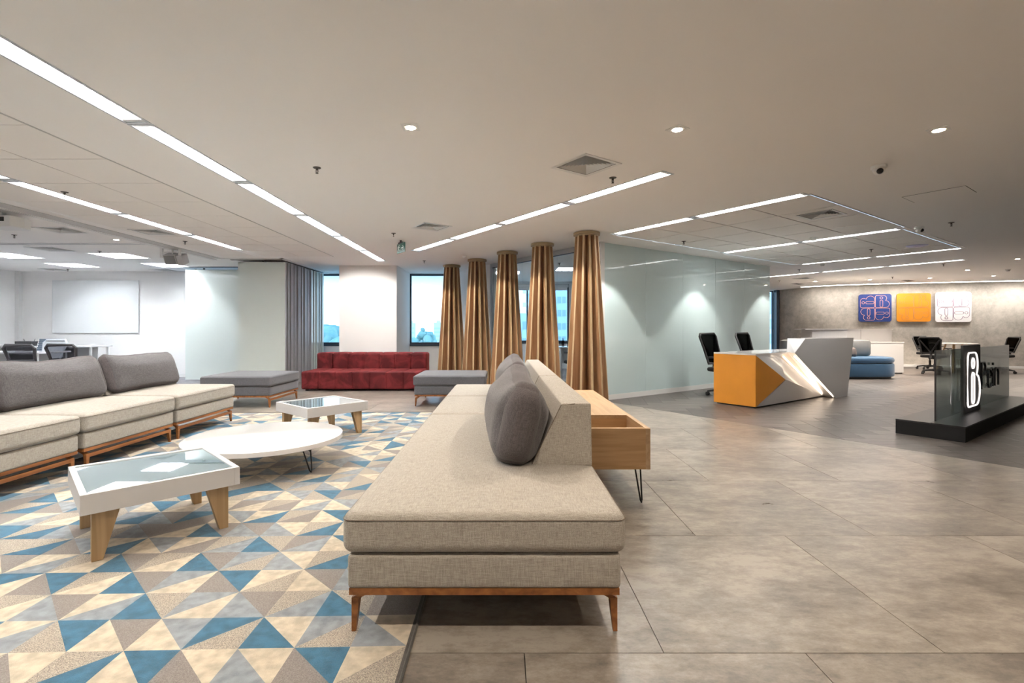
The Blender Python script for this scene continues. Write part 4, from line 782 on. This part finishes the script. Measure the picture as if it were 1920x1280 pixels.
for i in range(4): part('pen', MB().tube([(math.cos(i*1.6)*.01, math.sin(i*1.6)*.01, .012), (math.cos(i*1.6)*.032, math.sin(i*1.6)*.03, .16)], .004, 6), ['black_plastic', 'blue_poster', 'white_metal', 'orange'][i], o)
# ------------------------------------------------------------------ lounge corner and counters
bb = thing('curved_bench', 'blue upholstered bench with rounded end beyond the reception desk', 'sofa', (8.05, 11.95, 0))
def stad(w, l, r, n=8): return [(p[0], p[1]) for p in ring_path(w, l, r, 0, n=n)]
def rblock(w, l, r, z0, z1, e=.03):
    R_ = [];
    for z, i in ((z0, e), (z0+e*.3, e*.3), (z0+e, 0), (z1-e, 0), (z1-e*.3, e*.3), (z1, e*1.1)): R_.append([(x*(1-2*i/w), y*(1-2*i/l), z) for x, y in stad(w, l, r)])
    return MB().loft(R_)
part('plinth', rblock(2.5, .98, .45, 0, .04, .002), 'black_plastic', bb); part('body', rblock(2.6, 1.10, .48, .04, .36, .04), 'blue_fabric', bb, True); part('seat_cushion', rblock(2.6, 1.10, .48, .362, .50, .05), 'blue_fabric', bb, True)
part('grey_back', rblock(2.2, .34, .16, .50, .90, .06), 'grey_pouf', bb, True, loc=(0, .32, 0), label='grey rounded backrest')
o = part('cushion', soft(.30, .12, .22, .05, .01, (5, 3, 4), (0, 0, .11), 0, 0, .02), 'brown_pillow', smooth=True, loc=(8.42, 11.90, .497), rot=(R(-12), 0, 0)); tag(o, 'small brown cushion on the blue bench against its grey back', 'cushion')
wc = thing('white_counter', 'tall white angular counter with overhanging top before the concrete wall', 'counter', (0, 0, 0)); cpz = [(8.6, 13.65), (9.29, 13.25), (9.7, 13.3), (10.6, 13.38), (10.6, 14.0), (8.6, 14.15)]
part('body', MB().prism(cpz, 0, 1.15), 'white_lam', wc); part('counter_top', MB().prism([(8.42, 13.66), (9.29, 13.22), (9.7, 13.27), (10.62, 13.35), (10.62, 14.02), (8.42, 14.17)], 1.15, 1.18), 'white_gloss', wc); part('joint', MB().box(9.696, 9.704, 13.292, 13.30, 0, 1.15), 'diffuser_grey', wc)
wc2 = thing('white_cabinet', 'low white cabinet block in front of the tall white counter', 'cabinet', (10.0, 12.95, 0)); part('body', MB().box(-.45, .46, -.14, .2, .03, .80), 'white_lam', wc2); part('top', MB().box(-.46, .47, -.15, .21, .80, .83), 'white_gloss', wc2); part('plinth', MB().box(-.43, .44, -.12, .18, 0, .03), 'slot_dark', wc2)
mt = thing('round_meeting_table', 'small round white table with wooden legs before the concrete wall', 'table', (12.22, 13.3, 0)); part('top', MB().lathe([(.001, .765), (.48, .765), (.50, .775), (.50, .79), (.001, .79)], 40), 'white_lam', mt, True)
for i in range(4): a = PI/4+i*PI/2; c, s = math.cos(a), math.sin(a); part('leg', MB().tube([(c*.36, s*.36, 0), (c*.16, s*.16, .765)], .022, 6), 'oak_leg', mt)
# ------------------------------------------------------------------ sign on black plinth
def b_logo():
    def arc(cx, cy, r, a0, a1, n=10):
        n = n*2; return [(cx+r*math.cos(R(a0+(a1-a0)*i/n)), cy+r*math.sin(R(a0+(a1-a0)*i/n))) for i in range(n+1)]
    out = arc(.10, .10, .10, 180, 270, 4)+arc(.68, .29, .29, -90, 60, 12)+arc(.55, .765, .235, -50, 90, 12)+arc(.12, .88, .12, 90, 180, 4)
    dot = arc(.42, .80, .095, 0, 345, 14); pill = arc(.42, .53, .095, 0, 180, 7)+arc(.42, .14, .095, 180, 360, 7)
    return [out, dot, pill]
sg = thing('plinth_sign', 'illuminated glass reception sign on a long black plinth', 'sign', (4.372, 5.465, 0), A35)
part('plinth', MB().box(0, 3.72, -.58, 0, 0, .145), 'black_wood', sg, bevel=.002)
for a, b in ((0, 1.9), (1.904, 3.72)):
    for c, d in ((-.58, -.302), (-.298, 0)): part('top_panel', MB().box(a, b, c, d, .145, .16), 'black_gloss', sg)
part('glass_panel', MB().box(.18, 3.66, -.305, -.295, .16, .925), 'smoke_glass', sg, label='tinted glass panel'); part('glass_edge', MB().box(.172, .18, -.307, -.293, .16, .925), 'black_plastic', sg)
part('logo_board', MB().box(.98, 1.735, -.36, -.335, .16, .965), 'charcoal_panel', sg, label='dark grey board'); part('stand_off', MB().box(1.1, 1.6, -.335, -.307, .3, .8), 'black_plastic', sg)
for i, lp in enumerate(b_logo()):
    part('neon_tube', MB().tube([(1.07+x*.56, -.377, .235+y*.64) for x, y in lp], .0095, 8, closed=True), 'neon', sg, True, label='glowing white outline tube')
    part('tube_channel', MB().tube([(1.07+x*.56, -.366, .235+y*.64) for x, y in lp], .011, 6, closed=True), 'white_metal', sg, True)
def stroke(pts): return MB().tube([(p[0], -.325, p[1]) for p in pts], .014, 4, rz=1.0)
tx, tz = 1.97, .385; S = .34
def L_(pts, x, w): return [(tx+x+p[0]*w, tz+p[1]*S) for p in pts]
Bp = [(0, 0), (0, 1), (.62, 1), (.88, .86), (.88, .66), (.62, .52), (.05, .52), (.62, .52), (1, .36), (1, .14), (.7, 0), (0, 0)]
ep = [(.04, .38), (1, .38), (1, .56), (.75, .70), (.28, .70), (.0, .54), (.0, .14), (.25, 0), (.75, 0), (.98, .12)]
part('letter_b', stroke(L_(Bp, 0, .22)), 'black_gloss', sg); part('letter_e', stroke(L_(ep, .33, .18)), 'black_gloss', sg); part('letter_i', stroke(L_([(0, 0), (0, .70)], .60, .1)), 'black_gloss', sg); part('dot_of_i', stroke(L_([(0, .84), (0, .94)], .60, .1)), 'black_gloss', sg)
part('letter_n', stroke(L_([(0, 0), (0, .70)], .70, .2)).tube([(p[0], -.325, p[1]) for p in L_([(0, .55), (.3, .70), (.75, .70), (1, .54), (1, 0)], .70, .2)], .014, 4), 'black_gloss', sg)
# ------------------------------------------------------------------ posters on the concrete wall
def poster(label, c, ang, s, mbase, mline, z=1.84):
    r = thing('wall_poster', label, 'poster', (c[0], c[1], z), ang, 'logo posters on the concrete wall'); h = s/2
    part('board', MB().prism(stad(s, s, .07), 0, .02, 0, Matrix.Rotation(PI/2, 4, 'X')), mbase, r)
    k = s*.46
    for q in range(4):
        T = Matrix.Rotation(PI/2, 4, 'X') @ Matrix.Rotation(-PI/2*q, 4, 'Z') @ Matrix.Translation((.01*s, .01*s, 0))
        m = MB()
        for lp in b_logo(): m.tube([(x*k*.95, y*k*.95, .021) for x, y in lp], .0055, 4, 0, T, closed=True)
        part('letter_outline', m, mline, r)
    return r
def on_wall(s):
    best = min(range(len(cw)-1), key=lambda i: abs(cw[i].x/cw[i].y-s)); a, b = cw[best], cw[best+1]; t = (cw[best+1]-cw[best-1]).normalized(); 
    lo, hi = cw[best-1], cw[best+1]
    for _ in range(30):
        mid = (lo+hi)/2
        if mid.x/mid.y < s: lo = mid
        else: hi = mid
    n_ = Vector((t.y, -t.x)); return mid+n_*.05, math.atan2(t.y, t.x)
for s_, sz, mb_, ml_, l in ((.7565, .87, 'blue_poster', 'salmon', 'square blue poster with pink outlined letter pinwheel, left of three'), (.8348, .88, 'orange_poster', 'brown_line', 'square orange poster with outlined letters, middle of three'), (.915, .91, 'white_poster', 'purple', 'square white poster with dark outlined letters, right of three')):
    c, a = on_wall(s_); poster(l, c, a, sz, mb_, ml_)

# ------------------------------------------------------------------ outside
mat('haze_far', (.60, .72, .82), 1., spec=0); mat('haze_near', (.45, .60, .70), .9, spec=.1); mat('haze_window', (.26, .40, .52), .5); mat('haze_slab', (.66, .76, .82), .9); mat('tree_haze', (.22, .38, .36), 1., col2=(.14, .28, .28), vscale=.5); mat('land', (.42, .52, .50), 1., spec=0)  # distance haze is mixed into these pale base colours, land included
structure('ground_outside', MB().box(-900, 900, 25, 1400, -42, -40), 'land')
rr = random.Random(3)
nth = 'one two three four five six seven eight nine ten eleven twelve thirteen fourteen fifteen sixteen seventeen eighteen nineteen twenty twenty-one twenty-two twenty-three twenty-four twenty-five twenty-six'.split()
for i in range(26):
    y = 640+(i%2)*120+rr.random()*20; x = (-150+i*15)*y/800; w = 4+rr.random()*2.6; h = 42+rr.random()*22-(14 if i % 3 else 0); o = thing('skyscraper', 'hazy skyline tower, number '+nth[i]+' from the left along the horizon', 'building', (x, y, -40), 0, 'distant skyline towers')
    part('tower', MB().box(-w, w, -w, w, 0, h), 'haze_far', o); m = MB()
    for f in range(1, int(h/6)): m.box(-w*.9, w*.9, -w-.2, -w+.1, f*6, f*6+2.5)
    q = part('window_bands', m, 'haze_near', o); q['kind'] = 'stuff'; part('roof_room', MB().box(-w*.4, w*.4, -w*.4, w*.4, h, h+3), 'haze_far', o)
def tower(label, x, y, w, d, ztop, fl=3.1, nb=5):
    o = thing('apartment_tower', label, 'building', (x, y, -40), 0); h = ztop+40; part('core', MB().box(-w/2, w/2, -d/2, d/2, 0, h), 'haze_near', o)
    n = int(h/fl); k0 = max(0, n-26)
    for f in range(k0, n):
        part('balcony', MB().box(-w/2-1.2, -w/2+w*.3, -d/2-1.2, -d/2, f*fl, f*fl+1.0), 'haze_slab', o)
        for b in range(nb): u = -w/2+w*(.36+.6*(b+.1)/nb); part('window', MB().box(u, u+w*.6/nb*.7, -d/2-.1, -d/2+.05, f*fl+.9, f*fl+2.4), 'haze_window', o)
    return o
tower('tall hazy apartment tower seen through the glass meeting room window', 10.6, 120, 9.5, 10, 13.5); tower('lower apartment block left of the tall tower through the meeting room window', 4.5, 95, 7, 9, 4.2, nb=4); tower('apartment block seen through the glazed gap beside the concrete wall', 60, 108, 9, 10, 9, nb=4)
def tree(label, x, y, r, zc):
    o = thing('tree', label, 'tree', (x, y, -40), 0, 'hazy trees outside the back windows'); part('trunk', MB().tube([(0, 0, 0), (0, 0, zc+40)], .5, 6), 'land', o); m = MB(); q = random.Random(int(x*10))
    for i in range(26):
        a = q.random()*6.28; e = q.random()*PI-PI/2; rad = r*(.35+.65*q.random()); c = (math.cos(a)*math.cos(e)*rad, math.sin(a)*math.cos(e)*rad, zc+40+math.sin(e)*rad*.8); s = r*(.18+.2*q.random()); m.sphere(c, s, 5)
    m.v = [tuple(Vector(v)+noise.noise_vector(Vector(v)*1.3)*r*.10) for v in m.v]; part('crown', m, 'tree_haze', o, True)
for l, x, y, r, zc in (('tall hazy tree filling the narrow left back window', -31.5, 90, 5.2, -1.2), ('hazy tree low in the left part of the right back window', -14.6, 90, 2.3, -.7), ('low tree crown at the bottom of the right back window', -11.5, 95, 2.6, -3.0), ('tree below the towers in the meeting room window', 9.3, 70, 2.6, -3.0), ('tree crowns at the foot of the left back window view', -27.0, 80, 4.0, -4.2)): tree(l, x, y, r, zc)
